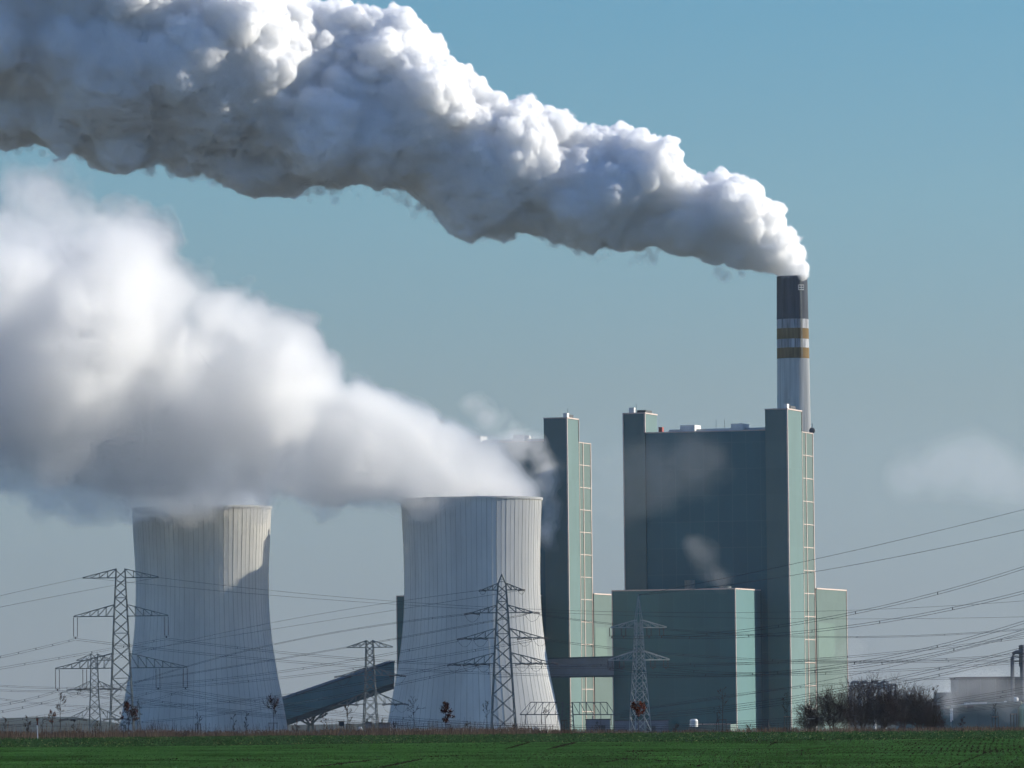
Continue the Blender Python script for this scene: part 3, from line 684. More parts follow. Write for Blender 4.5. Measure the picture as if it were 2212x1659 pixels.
def gantry():
    Y = 1900; P = lambda x, y, d=0: at(x, y, Y) + V3((0, d, 0)); k = mpp(Y)
    t = thing('lattice_gantry', 'low wide lattice girder on a trunk crossing the foot of the right cooling tower', 'pylon', tuple(P(1225, 1583)))
    for x0, x1, s in ((1146, 1215, -1), (1237, 1311, 1)):
        mb = MB(); xo0, xo1 = (1123, 1215) if s < 0 else (1237, 1328)
        for d in (0, 2.2):
            mb.bar(P(x0, 1517, d), P(x1, 1517, d), .2); mb.bar(P(xo0, 1543.5, d), P(xo1, 1543.5, d), .26)
            n = 5; pr = None
            for i in range(n + 1):
                u = P(x0 + (x1 - x0) * i / n, 1517, d); 
                l0 = P(xo0 + (xo1 - xo0) * (i) / (n + 1), 1543.5, d); l1 = P(xo0 + (xo1 - xo0) * (i + 1) / (n + 1), 1543.5, d)
                mb.bar(u, l0, .13); mb.bar(u, l1, .13)
        for i in range(8):
            x = xo0 + (xo1 - xo0) * i / 7; mb.bar(P(x, 1543.5, 0), P(xo0 + (xo1 - xo0) * min(7, i + 1) / 7, 1543.5, 2.2), .12)
        mb.build('crossarm', M['darksteel'], t)
    mb = MB()
    for sx in (-1, 1):
        for d in (0, 2.4):
            mb.bar(P(1226 + sx * 10, 1517, d), P(1226 + sx * 15, 1588, d), .3)
    for i in range(7):
        y0, y1 = 1517 + 10 * i, 1527 + 10 * i
        for sx in (-1, 1):
            w0, w1 = 10 + 5 * i / 7, 10 + 5 * (i + 1) / 7
            mb.bar(P(1226 - sx * w0, y0), P(1226 + sx * w1, y1), .15); mb.bar(P(1226 - sx * w0, y0, 2.4), P(1226 + sx * w1, y1, 2.4), .15)
            mb.bar(P(1226 + sx * w0, y0, 0), P(1226 + sx * w1, y1, 2.4), .13)
    mb.build('tower_body', M['darksteel'], t)
    for x in (1135, 1170, 1205, 1266, 1298, 1320):
        mb = MB(); mb.tube([P(x, 1543.5), P(x, 1562)], .12, 6)
        for s in (-1, 1): mb.bar(P(x, 1562), P(x + 1.8 * s, 1567), .09)
        mb.build('insulator', M['insul'], t)
gantry()

# ------------------------------------------------------------------ conductors: every span is a sagging line between its two pylons
def wire(label, p0, p1, p2, Ya, Yb, twin=0, r=.040, group=None, spacers=()):
    A, B = at(*p0, Ya), at(*p2, Yb)
    def plan(px):
        lo, hi = 0.0, 1.0
        for _ in range(40):
            t = (lo + hi) / 2; q = A.lerp(B, t); x = at(px, 1400, q.y).x
            if (q.x < x) == (B.x > A.x): lo = t
            else: hi = t
        return (lo + hi) / 2
    t1 = plan(p1[0]); Y1_ = A.y + (B.y - A.y) * t1; z1 = at(*p1, Y1_).z
    c = np.polyfit([0, t1, 1], [A.z, z1, B.z], 2)
    pts = [V3((A.x + (B.x - A.x) * t, A.y + (B.y - A.y) * t, float(np.polyval(c, t)))) for t in np.linspace(0, 1, 29)]
    mb = MB(); dn = V3((0, 0, twin))
    mb.tube(pts, r, 4, cap=False)
    if twin:
        mb.tube([p - dn for p in pts], r, 4, cap=False)
        for q in np.arange(.08, 1, .17):
            t = float(q); p = V3((A.x + (B.x - A.x) * t, A.y + (B.y - A.y) * t, float(np.polyval(c, t)))); mb.bar(p + V3((0, 0, .04)), p - dn - V3((0, 0, .04)), .16)
    o = mb.build('conductor', M['wire'], None, tuple(pts[0])); tag(o, label, 'power line', group or 'overhead conductors')
# the line of the tallest pylon, out to the left
wire('top wire from the left tip of the tallest pylon out of the picture', (-60, 1301), (90, 1267), (180, 1247.5), 1700, 1900)
wire('top wire from the right tip of the tallest pylon crossing its trunk to the left', (-60, 1324), (120, 1288), (343, 1247.5), 1700, 1900)
wire('twin wire under the left middle insulator of the tallest pylon going left', (-60, 1430), (60, 1404), (163, 1379), 1700, 1900, .5)
wire('twin wire from the tallest pylon’s right middle insulator passing left behind it', (-60, 1452), (120, 1421), (359, 1378), 1700, 1900, .5)
wire('twin wire from the outermost lower left insulator of the tallest pylon', (-60, 1530), (60, 1509), (124, 1491), 1700, 1900, .5)
wire('twin wire from the inner lower left insulator of the tallest pylon', (-60, 1545), (90, 1517), (183, 1491), 1700, 1900, .5)
wire('twin wire from the inner lower right insulator of the tallest pylon going left', (-60, 1563), (130, 1538), (341, 1489), 1700, 1900, .5)
wire('twin wire from the outermost lower right insulator of the tallest pylon going left', (-60, 1572), (160, 1549), (400, 1489), 1700, 1900, .5)
# ... and across the cooling towers to the right
wire('upper earth wire sagging from the tallest pylon across both cooling towers to the right edge', (343, 1247.5), (849, 1298.5), (2300, 1291), 1900, 1900, 0, .036)
wire('lower earth wire sagging from the tallest pylon across both cooling towers to the right edge', (180, 1247.5), (849, 1305), (2300, 1330), 1900, 1900, 0, .036)
wire('long twin wire from the right middle insulator of the tallest pylon to the right edge', (359, 1378), (849, 1427), (2300, 1362), 1900, 1880, .5)
wire('long twin wire from the left middle insulator of the tallest pylon, dipping right', (163, 1379), (742, 1436), (2300, 1421), 1900, 1880, .5)
wire('long low twin wire from the outer lower right insulator of the tallest pylon', (400, 1489), (839, 1547), (2300, 1468), 1900, 1880, .5)
wire('long low twin wire from the inner lower right insulator of the tallest pylon', (341, 1489), (839, 1553), (2300, 1480), 1900, 1880, .5)
wire('lowest long twin wire dipping behind the weeds from the inner lower left insulator', (183, 1491), (839, 1562), (2300, 1500), 1900, 1880, .4)
wire('flat twin wire skimming the weeds from the outer lower left insulator', (124, 1491), (839, 1566), (2300, 1508), 1900, 1880, .4)
# the line through the broad four-armed pylon
wire('wire from the left top arm of the four-armed pylon falling to the distant pylon', (242, 1426), (514, 1360), (1040, 1275), 2350, 1700, 0, .036)
wire('wire from the right top arm of the four-armed pylon falling to the distant pylon', (165, 1426), (514, 1371), (1126, 1275), 2350, 1700, 0, .036)
wire('wire from the second left arm of the four-armed pylon crossing the conveyor', (249, 1490), (514, 1409), (1005, 1326), 2350, 1700, .3)
wire('wire from the second right arm of the four-armed pylon to the distant left pylon', (161, 1490), (514, 1437), (1137, 1326), 2350, 1700, .3)
wire('twin wire from the third left arm of the four-armed pylon running to the left edge', (-40, 1477), (514, 1461), (990, 1381), 2600, 1700, .5)
wire('twin wire from the third right arm of the four-armed pylon running to the left edge', (-40, 1488), (514, 1472), (1150, 1381), 2600, 1700, .5)
wire('twin wire from the lowest left arm tip of the four-armed pylon to the left edge', (-40, 1502), (514, 1512), (968, 1436), 2600, 1700, .5)
wire('twin wire from the lowest inner arm of the four-armed pylon to the left edge', (-40, 1562), (514, 1536), (1040, 1436), 2600, 1700, .5)
wire('wire running right from the second arm of the four-armed pylon across the teal hall', (1166, 1327), (1500, 1363), (2300, 1349), 1700, 1800, .3)
wire('wire running right from the third arm of the four-armed pylon across the slim pylon', (1184, 1381), (1500, 1415), (2300, 1402), 1700, 1800, .4)
wire('dark wire running level right from the lowest arm of the four-armed pylon', (1206, 1436), (1718, 1430), (2300, 1425), 1700, 1800, .4)
wire('dark low wire running from the lattice girder right across the bare trees', (1328, 1543), (1792, 1477), (2300, 1467), 1900, 1850, .4)
# the near line that climbs to the right edge
wire('upper single wire climbing from the point of the slim pylon to the right edge', (1379, 1285), (1870, 1184), (2300, 1078), 1600, 1300, 0, .04)
wire('second single wire climbing from the point of the slim pylon to the right edge', (1379, 1286), (1870, 1216), (2300, 1124), 1600, 1300, 0, .04)
wire('highest twin wire climbing steeply right from the upper arm of the slim pylon', (1317, 1374), (1587, 1362), (2300, 1194), 1600, 1300, .5)
wire('second twin wire climbing right from the upper arm of the slim pylon', (1432, 1374), (1870, 1346), (2300, 1253), 1600, 1300, .5)
wire('twin wire climbing right from the slim pylon’s lower left arm over the corner tower', (1313, 1442), (1870, 1426), (2300, 1312), 1600, 1300, .5)
wire('twin wire climbing right from the lower right arm of the slim pylon', (1442, 1442), (1870, 1436), (2300, 1332), 1600, 1300, .5)
wire('low twin wire climbing right past the bare trees to the flue tower', (1340, 1545), (1870, 1476), (2300, 1374), 1750, 1400, .5)
wire('lowest twin wire climbing right over the bare trees', (1340, 1550), (1870, 1488), (2300, 1389), 1750, 1400, .5)
wire('thin single wire climbing between the two low twin wires at the right', (1340, 1536), (1870, 1452), (2300, 1345), 1750, 1400, 0, .036)
# ------------------------------------------------------------------ field crops and weeds
def proj(x, y, z):
    d = np.stack([x, y, z - CAMZ], 1) @ np.array(M3)
    return W / 2 + F * d[:, 0] / -d[:, 2], H / 2 - F * d[:, 1] / -d[:, 2]
def gz_np(x, y):
    return np.array([gzn(a, b) for a, b in zip(x, y)], np.float32)
SOIL = [((1089, 1619), (1148, 1603), 2.6), (( 1182, 1619), (1252, 1602), 3.4), ((677, 1657), (826, 1640), 2.2), ((815, 1659), (915, 1640), 3.0), ((1003, 1658), (1012, 1655), 2),
        ((1265, 1652), (1380, 1636), 1.2), ((1655, 1616), (1690, 1594), 2.0), ((1500, 1657), (1530, 1648), 1.6), ((1572, 1638), (1582, 1632), 1.8), ((1590, 1635), (1637, 1629), 1.0),
        ((2035, 1665), (2150, 1619), 2.0), ((2170, 1660), (2200, 1636), 1.4), ((2140, 1612), (2152, 1590), 1.6), ((1700, 1625), (1800, 1613), 1.0), ((300, 1645), (390, 1638), .9), ((470, 1650), (530, 1643), .9), ((120, 1632), (190, 1627), .8)]
def wheat():
    rng = np.random.default_rng(4); n = 210000
    y = 405 + (722 - 405) * rng.uniform(0, 1, n) ** .8
    x = rng.uniform(-1, 1, n) * (y * .0765 + 4)
    z = gz_np(x, y); px, py = proj(x, y, z)
    keep = py < 1690
    pr = np.ones(n)
    for (x0, y0), (x1, y1), w in SOIL:
        t = np.clip(((px - x0) * (x1 - x0) + (py - y0) * (y1 - y0)) / ((x1 - x0) ** 2 + (y1 - y0) ** 2), 0, 1)
        d = np.abs(py - (y0 + t * (y1 - y0))) + .5 * np.abs(px - (x0 + t * (x1 - x0)))
        pr = np.where(d < w * (.5 + .8 * rng.uniform(0, 1, n)) * (.35 + .65 * np.sin(np.pi * np.clip(t, .02, .98))), 0, pr)
    # drilled rows: gaps show more to the right and far side
    u = (x - y * .060 - .000035 * (y - 450) ** 2) / .55; gap = np.abs((u % 1) - .5) > .30
    strength = np.clip((px - 900) / 1100, 0, 1) * np.clip((1652 - py) / 25, .25, 1)
    nz = np.sin(x * .9 + y * .13) * np.sin(x * .37 - y * .071) 
    pr *= np.where(gap, 1 - .97 * strength * np.clip(.75 + .5 * nz, 0, 1), 1)
    # thin patchy spots
    pr *= np.where(np.sin(x * .31 + np.sin(y * .05) * 2) * np.sin(y * .043 + x * .11) > .86, .35, 1)
    keep &= rng.uniform(0, 1, n) < pr
    x, y, z = x[keep], y[keep], z[keep]; n = len(x)
    V, FA = [], []
    B = 2
    base = np.repeat(np.stack([x, y, z], 1), B, 0); m = len(base)
    hgt = rng.uniform(.05, .12, m) * np.repeat(rng.uniform(.7, 1.25, n), B); a = rng.uniform(0, np.pi, m); w = rng.uniform(.02, .055, m)
    dx, dy = np.cos(a) * w, np.sin(a) * w
    lean = rng.normal(0, .05, (m, 2))
    off = rng.uniform(-.05, .05, (m, 2))
    base[:, :2] += off; base[:, 2] -= .01
    p0 = base.copy(); p0[:, 0] -= dx; p0[:, 1] -= dy; p1 = base.copy(); p1[:, 0] += dx; p1[:, 1] += dy
    p2 = base.copy(); p2[:, :2] += lean; p2[:, 2] += hgt
    v = np.stack([p0, p1, p2], 1).reshape(-1, 3); f = np.arange(m * 3).reshape(-1, 3)
    tag(link('wheat', np_mesh('wheat', v, f, [M['wheat'], M['wheat2']], (rng.uniform(0, 1, m) < .35).astype(int))), 'bright green young wheat in rows across the near field', 'wheat', None, 'stuff')
M['wheat2'] = leaf_mat('young_wheat_dark', (.050, .150, .034), .30, .12)
def kale():
    rng = np.random.default_rng(8); n = 100000
    y = rng.uniform(700, 872, n); x = rng.uniform(-1, 1, n) * (y * .0765 + 4)
    edge = 712 + 3.0 * np.sin(x * .21) + 1.5 * np.sin(x * .8)
    k = y > edge; x, y = x[k], y[k]; n = len(x); z = gz_np(x, y)
    c = np.stack([x, y, z + rng.uniform(.02, .30, n)], 1); s = rng.uniform(.05, .125, n)[:, None]
    d = rng.normal(size=(n, 3)); d[:, 2] = np.abs(d[:, 2]) * .7; d /= np.linalg.norm(d, axis=1)[:, None]
    q = np.cross(d, rng.normal(size=(n, 3))); q /= np.linalg.norm(q, axis=1)[:, None]; r = np.cross(d, q)
    v = np.stack([c - d * s * .9, c + q * s * .55 + r * s * .15, c + d * s, c - q * s * .55 + r * s * .15], 1).reshape(-1, 3)
    f = np.arange(n * 4).reshape(-1, 4)
    tag(link('kale', np_mesh('kale', v, f, [M['kale'], M['kalepale'], M['kale2']], rng.choice(3, n, p=[.60, .05, .35]))), 'darker broad leaved green crop strip behind the wheat', 'leaf crop', None, 'stuff')
M['kale2'] = leaf_mat('kale_leaf_dark', (.028, .072, .026), .4, 1.3)
def weeds():
    rng = np.random.default_rng(9); n = 52000
    y = rng.uniform(873, 950, n); x = rng.uniform(-1, 1, n) * (y * .0765 + 3)
    g = vn1(np.clip(x * 20, -2990, 2990), np.random.default_rng(31)); tall = rng.uniform(0, 1, n) < .10
    g = (g - g.min()) / (g.max() - g.min())
    keep = rng.uniform(0, 1, n) < .35 + .65 * g; x, y, g, tall = x[keep], y[keep], g[keep], tall[keep]; n = len(x)
    z = gz_np(x, y); h = rng.uniform(.35, 1.05, n) * (.65 + .7 * g) + np.where(tall, rng.uniform(.3, 1.9, n) * g, 0)
    w = np.where(tall, .022, .04) * rng.uniform(.6, 1.3, n); a = rng.uniform(0, np.pi, n)
    b = np.stack([x, y, z - .05], 1); l = rng.normal(0, .12, (n, 2)) * h[:, None]
    p0 = b.copy(); p1 = b.copy(); p0[:, 0] -= w; p1[:, 0] += w; p2 = b.copy(); p2[:, :2] += l; p2[:, 2] += h; p3 = p2.copy(); p2[:, 0] += w * .4; p3[:, 0] -= w * .4
    v = np.stack([p0, p1, p2, p3], 1).reshape(-1, 3); f = np.arange(n * 4).reshape(-1, 4)
    tag(link('weeds', np_mesh('weeds', v, f, [M['weed'], M['weed2']], rng.choice(2, n, p=[.6, .4]))), 'dry reddish brown weeds along the far edge of the field', 'weeds', None, 'stuff')
M['weed2'] = leaf_mat('dark_weeds', (.11, .075, .065), .4, .35)
wheat(); kale(); weeds()

# ------------------------------------------------------------------ trees: a tapered trunk with branching twigs
def branch_mesh(mb, p, d, L, r, depth, rng, spread=.55, upb=.25, n=(2, 4), rmin=.012, droop=0, tips=None):
    q = p; segs = 3; dd = d.copy(); pts = [p.copy()]; rr = [r]
    for i in range(segs):
        dd = (dd + V3((rng.normal(0, .12), rng.normal(0, .12), upb * .25 - droop))).normalized(); q = q + dd * L / segs; pts.append(q.copy()); rr.append(max(rmin, r * (1 - .55 * (i + 1) / segs)))
    mb.tube(pts, rr, 4 if r > .03 else 3, cap=False)
    if depth == 0:
        if tips is not None: tips.append(q)
        return
    for i in range(rng.integers(n[0], n[1] + 1)):
        t = rng.uniform(.35, 1); j = min(int(t * segs), segs - 1); s = pts[j].lerp(pts[j + 1], t * segs - j)
        nd = (dd + V3(tuple(rng.normal(0, spread, 3))) + V3((0, 0, upb))).normalized()
        branch_mesh(mb, s, nd, L * rng.uniform(.5, .8), max(rmin, rr[j + 1] * .7), depth - 1, rng, spread, upb, n, rmin, droop, tips)
def leaf_cloud(mb, pts, rng, s, m=0):
    for p in pts:
        a = V3(tuple(rng.normal(size=3))).normalized(); b = a.cross(V3(tuple(rng.normal(size=3)))).normalized(); q = s * rng.uniform(.6, 1.4)
        mb.quad([p - a * q, p + b * q * .6, p + a * q, p - b * q * .6], m)
def young_tree(px, ytop, Y, label, kind='bare', spread_px=14, seed=0, barkm='bark', group='young trees along the field edge', clear=.42, lean=0, leaf=None, crown_bot=None, dens=1.0):
    rng = np.random.default_rng(100 + seed); k = mpp(Y)
    b = at(px, crest(px), Y); b.z = gzn(b.x, Y) - .05; top = at(px + lean, ytop, Y); Ht = top.z - b.z
    t = thing('young_tree', label, 'tree', tuple(b), group)
    mb = MB(); n = 7; pts = [b.lerp(top, i / n) + V3((rng.normal(0, .015) * (i > 0), 0, 0)) for i in range(n + 1)]
    mb.tube(pts, [max(.012, .050 * (1 - i / n) + .012) for i in range(n + 1)], 6); mb.build('trunk', M[barkm], t)
    cb = MB(); tips = []
    nb = int((9 if kind != 'oak' else 12) * dens)
    z0 = clear if crown_bot is None else max(.1, 1 - (crown_bot - ytop) * k / Ht)
    for i in range(nb):
        q = z0 + (1 - z0) * (i + rng.uniform(0, .8)) / nb; q = min(q, .97); p = b.lerp(top, q); a = rng.uniform(0, 6.283)
        sh = math.sin(math.pi * min(1, (q - z0) / (1 - z0) * .8 + .25)); L = spread_px * k * (.55 + .6 * rng.uniform()) * (.45 + .55 * sh)
        d = V3((math.cos(a), math.sin(a) * .8, .75 if kind != 'oak' else .3)).normalized()
        branch_mesh(cb, p, d, L, .024, 2, rng, .45, .25, (2, 3) if kind != 'dense' else (3, 5), .017, tips=tips)
    if kind == 'oak':
        rng2 = np.random.default_rng(seed); L = []
        for c in tips + [b.lerp(top, q) for q in np.linspace(z0 + .05, 1, 8)]:
            for _ in range(9): L.append(c + V3(tuple(rng2.normal(0, .11, 3))))
        leaf_cloud(cb, L, rng2, .11, 1)
    elif leaf:
        L = []
        for c in tips:
            if rng.uniform() < leaf: 
                for _ in range(3): L.append(c + V3(tuple(rng.normal(0, .06, 3))))
        leaf_cloud(cb, L, rng, .06, 1)
    cb.build('crown', [M[barkm], M['oakleaf'] if kind == 'oak' and seed != 13 else M['redleaf']], t)
    return t
Yt = 885
young_tree(130, 1499, Yt, 'tall thin bare tree left of the brown oak, below the left pylon arm', 'dense', 12, 1, clear=.5)
young_tree(113, 1543, Yt, 'small tree with a few red leaves right of the red bird box post', 'dense', 13, 2, leaf=.6, clear=.5)
young_tree(11, 1549, Yt + 8, 'small bare tree at the far left edge', 'bare', 8, 3, clear=.3)
young_tree(60, 1547, Yt + 12, 'thin bare sapling just left of the red bird box post', 'dense', 9, 4, clear=.2)
young_tree(92, 1549, Yt + 12, 'upright bare sapling between the bird box and the small red leaved tree', 'bare', 6, 5, clear=.2)
young_tree(277.5, 1522, Yt, 'broad young oak full of dry brown leaves before the left cooling tower', 'oak', 15, 6, crown_bot=1568)
young_tree(591, 1514, Yt, 'round-headed bare young tree in a stake frame by the left cooling tower', 'dense', 20, 7, crown_bot=1549, leaf=.25, dens=1.5)
young_tree(427, 1540, Yt, 'faint bare young tree in a stake frame before the middle of the left tower', 'bare', 9, 8)
young_tree(750, 1528, Yt + 4, 'bare young tree beside the dark tripod between the cooling towers', 'dense', 12, 9)
young_tree(894, 1511, Yt, 'slender bare tree before the left part of the right cooling tower', 'bare', 14, 10, clear=.45)
young_tree(964, 1519, Yt, 'narrow young oak with dark brown leaves before the right cooling tower', 'oak', 10, 11, crown_bot=1563, lean=-3)
young_tree(1052, 1515, Yt, 'slender bare tree just left of the four armed pylon', 'bare', 12, 12, clear=.5)
young_tree(1379, 1522, Yt, 'young tree with a rust red leafy head before the slim pylon', 'oak', 12, 13, crown_bot=1548, lean=0)
young_tree(1178, 1532, Yt, 'thin bare tree in front of the lattice girder', 'bare', 8, 14, clear=.6)
young_tree(1561, 1487, Yt, 'tall bare young tree in a stake frame before the teal hall corner', 'bare', 16, 15, clear=.4)
young_tree(1546, 1540, Yt + 5, 'thin leaning bare sapling just left of the staked tree by the hall corner', 'bare', 6, 16, lean=4)
young_tree(1700, 1495, Yt, 'bare young tree in a stake frame before the green corner tower', 'bare', 12, 17)
young_tree(1752, 1497, Yt, 'bare young tree in a stake frame left of the dark bare trees', 'bare', 10, 18)
young_tree(1866, 1536, Yt, 'pale stemmed young tree in front of the dark bare trees', 'bare', 8, 19, 'palebark', clear=.5)
young_tree(1956, 1524, Yt, 'pale stemmed young tree toward the right end of the dark bare trees', 'bare', 10, 20, 'palebark', clear=.5)
young_tree(2022, 1478, Yt, 'tall bare tree standing right of the dark bare trees before the steam', 'dense', 13, 21, clear=.3)
young_tree(2150, 1522, Yt, 'bare young tree in a stake frame before the works hall', 'bare', 12, 22)
young_tree(2016, 1540, Yt + 20, 'small bare sapling beside the tall tree at the right', 'bare', 10, 23, clear=.2)
for i, (x, yt) in enumerate(((210, 1560), (330, 1566), (505, 1545), (532, 1540), (640, 1556), (700, 1540), (1010, 1560), (1110, 1568), (1290, 1560), (1460, 1566), (1620, 1566), (2080, 1550), (850, 1558), (160, 1556))):
    young_tree(x, yt, Yt + 15 + i, 'wild bare shoot standing up out of the dry weeds', 'dense', 8, 40 + i, group='wild bare shoots in the weeds', clear=.12)

# stake frames round the young trees
def stake_frame(px, hw, ytop, label, Y=882, n=3):
    k = mpp(Y); b = at(px, crest(px), Y); z0 = gzn(b.x, Y) - .1; zt = at(px, ytop, Y).z; w = hw * k
    t = thing('stake_frame', label, 'tree stakes', (b.x, Y, z0), 'stake frames round young trees')
    ps = [(-w, 0), (w, 0), (0.1 * w, w * 1.2)][:n]; rng = np.random.default_rng(int(px))
    for x, y in ps:
        mb = MB(); q = rng.normal(0, .02); mb.tube([V3((b.x + x, Y + y, z0)), V3((b.x + x + q, Y + y, zt))], [.045, .04], 8); mb.build('stake', M['stake'], t)
    for i in range(len(ps)):
        (x0, y0), (x1, y1) = ps[i], ps[(i + 1) % len(ps)]
        mb = MB(); mb.bar(V3((b.x + x0 * 1.15, Y + y0, zt - .06)), V3((b.x + x1 * 1.15, Y + y1, zt - .06)), .05, h=.11); mb.build('rail', M['stakelight'] if i == 0 and int(px) % 2 == 0 else M['stake'], t)
for x, hw, yt, lab in ((267, 4.6, 1565.5, 'low timber stake frame left of the broad brown oak'), (428, 5.6, 1563, 'stake frame before the middle of the left cooling tower'), (590, 8.5, 1561, 'wide stake frame round the round headed bare tree'),
                       (755, 5.5, 1563, 'stake frame just right of the dark tripod'), (969, 3.6, 1564, 'narrow stake frame under the narrow brown oak'), (1219, 6, 1555, 'stake frame beneath the lattice girder at the tower foot'),
                       (1561, 7.8, 1554, 'stake frame before the corner of the teal hall'), (1700, 5.6, 1547, 'stake frame before the green corner tower'), (1752, 7.6, 1551.5, 'broad stake frame left of the dark bare trees'),
                       (2150, 6.2, 1547.5, 'stake frame before the dark works hall'), (2190, 6, 1541.5, 'stake frame nearest the right edge of the picture')):
    stake_frame(x, hw, yt, lab)
def bird_post():
    Y = 868; px = 80; b = at(px + 2, crest(px) + 6, Y); z0 = gzn(b.x, Y) - .1; k = mpp(Y)
    t = thing('bird_box_post', 'red and white post with a pointed bird box roof at the left field edge', 'post', (b.x, Y, z0))
    P = lambda x, y: at(x, y, Y)
    for nm, y0, y1, m in (('post', 1598, 1567, 'white'), ('post_stripe', 1567, 1557.5, 'redwood')):
        mb = MB(); a, c = P(80.6, y1), P(81.6 if nm == 'post' else 80.6, y0); c.z = z0 if nm == 'post' else c.z; mb.bar(c, a, .13); mb.build(nm, M[m], t)
    mb = MB(); a = P(80.4, 1557.5); mb.box(V3((a.x, Y, 0)), V3((1, 0, 0)), V3((0, 1, 0)), (-.13, .13), (-.13, .13), a.z, P(80, 1551).z); mb.build('bird_box', M['redwood'], t)
    mb = MB(); r = P(80, 1547.3)
    for s in (-1, 1): mb.bar(r, r + V3((s * 5.6 * k, 0, -5.4 * k)), .34, h=.045)
    mb.build('box_roof', M['stake'], t)
bird_post()
def tripod(px, hw, ytop, label, boxed):
    Y = 878; b = at(px, crest(px), Y); k = mpp(Y); zt = at(px, ytop, Y).z; z0 = gzn(b.x, Y) - .1
    t = thing('tripod_frame', label, 'tripod', (b.x, Y, z0))
    f = .62 if not boxed else .5
    for i, (x, y) in enumerate(((-hw, -.3), (hw * .8, .1), (-hw * .1, .8))):
        mb = MB(); top = V3((b.x, Y, z0 + (zt - z0) * f)); mb.tube([V3((b.x + x * k, Y + y, z0)), V3((b.x + x * k * .45, Y + y * .5, z0 + (zt - z0) * f * .66)), top], [.05, .055, .05], 6); mb.build('leg', M['darkbox'], t)
    mb = MB(); mb.tube([V3((b.x, Y, z0 + (zt - z0) * f * .8)), V3((b.x + .04, Y, zt))], [.07, .05], 6); mb.build('head_post', M['darkbox'], t)
    if boxed:
        mb = MB(); mb.box(V3((b.x, Y, 0)), V3((1, 0, 0)), V3((0, 1, 0)), (-.32, .42), (-.2, .2), zt - .62, zt - .08); mb.build('hide_box', M['darkbox'], t)
        mb = MB(); mb.box(V3((b.x, Y, 0)), V3((1, 0, 0)), V3((0, 1, 0)), (-.4, .5), (-.25, .25), zt - .075, zt); mb.build('box_roof', M['stake'], t)
tripod(1659, 15, 1553.5, 'dark splayed tripod of poles before the green corner tower', False)
tripod(737, 9.5, 1558, 'dark boxed tripod stand in the weeds between the cooling towers', True)

# the group of dark bare trees before the right corner of the plant
M['brownbark'] = mat('brown_bark', (.115, .088, .078), .9, .3, 4.0)
def bare_tree(px, ytop, wpx, label, seed, Y=1090, m='brownbark'):
    rng = np.random.default_rng(200 + seed); k = mpp(Y); b = at(px, 1570, Y); b.z = -.1; top = at(px, ytop, Y); Ht = top.z - b.z
    t = thing('bare_tree', label, 'tree', tuple(b), 'dark bare trees by the plant corner')
    mb = MB(); cb = MB()
    ns = rng.integers(3, 5)
    for s in range(ns):
        a = rng.uniform(0, 6.283); q = wpx * k * .22 * (s > 0)
        e = b + V3((math.cos(a) * q, math.sin(a) * q, Ht * rng.uniform(.38, .55))); mid = b.lerp(e, .5) + V3((rng.normal(0, .15), 0, 0))
        mb.tube([b + V3((math.cos(a) * .15, math.sin(a) * .15, 0)), mid, e], [.16, .12, .08], 6)
        for i in range(17):
            st = mid.lerp(e, rng.uniform(.1, 1)); aa = rng.uniform(0, 6.283)
            tgt = V3((b.x + math.cos(aa) * wpx * k * .62 * rng.uniform(.25, 1), b.y + math.sin(aa) * wpx * k * .4, b.z + Ht * rng.uniform(.30, 1.0) ** .8))
            rel = math.hypot((tgt.x - b.x) / (wpx * k * .55), 0); tgt.z = min(tgt.z, b.z + Ht * math.sqrt(max(.15, 1 - rel * rel * .8)))
            d = tgt - st; branch_mesh(cb, st, d.normalized(), d.length * .72, .05, 3, rng, .62, .06, (3, 5), .013)
    mb.build('trunk', M[m], t); cb.build('crown', M[m], t)
bare_tree(1752, 1523, 50, 'small low bare tree at the left end of the dark bare trees', 1, 1100)
bare_tree(1802, 1494, 78, 'dark bare tree left of the middle of its clump before the green annex', 2, 1090)
bare_tree(1858, 1481, 84, 'tallest dark bare tree in the clump below the pipe loops', 3, 1110)
bare_tree(1908, 1500, 70, 'dark bare tree in front of the two white columns', 4, 1080)
bare_tree(1946, 1493, 66, 'dark bare tree right of the two white columns', 5, 1105)
bare_tree(1985, 1498, 60, 'thin topped dark bare tree near the right end of its clump', 6, 1095)
bare_tree(2012, 1528, 46, 'low dark bare tree ending its clump on the right', 7, 1085)
# ------------------------------------------------------------------ steam: clouds grown from puffs on a grid, meshed with surface nets
def vnoise(shape, h, size, rng, octaves=3, gain=.5):
    "smooth value noise, about -1..1, on a grid with cell h; size = the largest wavelength in metres"
    out = np.zeros(shape, np.float32); amp = 1.0; tot = 0
    for o in range(octaves):
        w = max(size / 2 ** o / h, 2.0)
        n = [int(s / w) + 3 for s in shape]
        g = rng.uniform(-1, 1, n).astype(np.float32)
        for ax in range(3):
            x = np.arange(shape[ax]) / w; i = x.astype(int); t = (x - i).astype(np.float32); t = t * t * (3 - 2 * t)
            sh = [1, 1, 1]; sh[ax] = -1; t = t.reshape(sh)
            g = np.take(g, i, ax) * (1 - t) + np.take(g, i + 1, ax) * t
        out += amp * g; tot += amp; amp *= gain
    return out / (tot * .6)
def blur(f, n):
    for _ in range(n):
        for ax in range(3):
            a = np.roll(f, 1, ax); b = np.roll(f, -1, ax); f = (a + 2 * f + b) * .25
    return f
def coarse(f, k=4, n=4):
    "the same field smoothed over several metres"
    sh = f.shape; g = f[::k, ::k, ::k]; g = np.pad(g, ((0, 2),) * 3, mode='edge'); g = blur(g, n)
    for ax in range(3):
        x = np.arange(sh[ax]) / k; i = x.astype(int); t = (x - i).astype(np.float32); s_ = [1, 1, 1]; s_[ax] = -1; t = t.reshape(s_)
        g = np.take(g, i, ax) * (1 - t) + np.take(g, i + 1, ax) * t
    return g
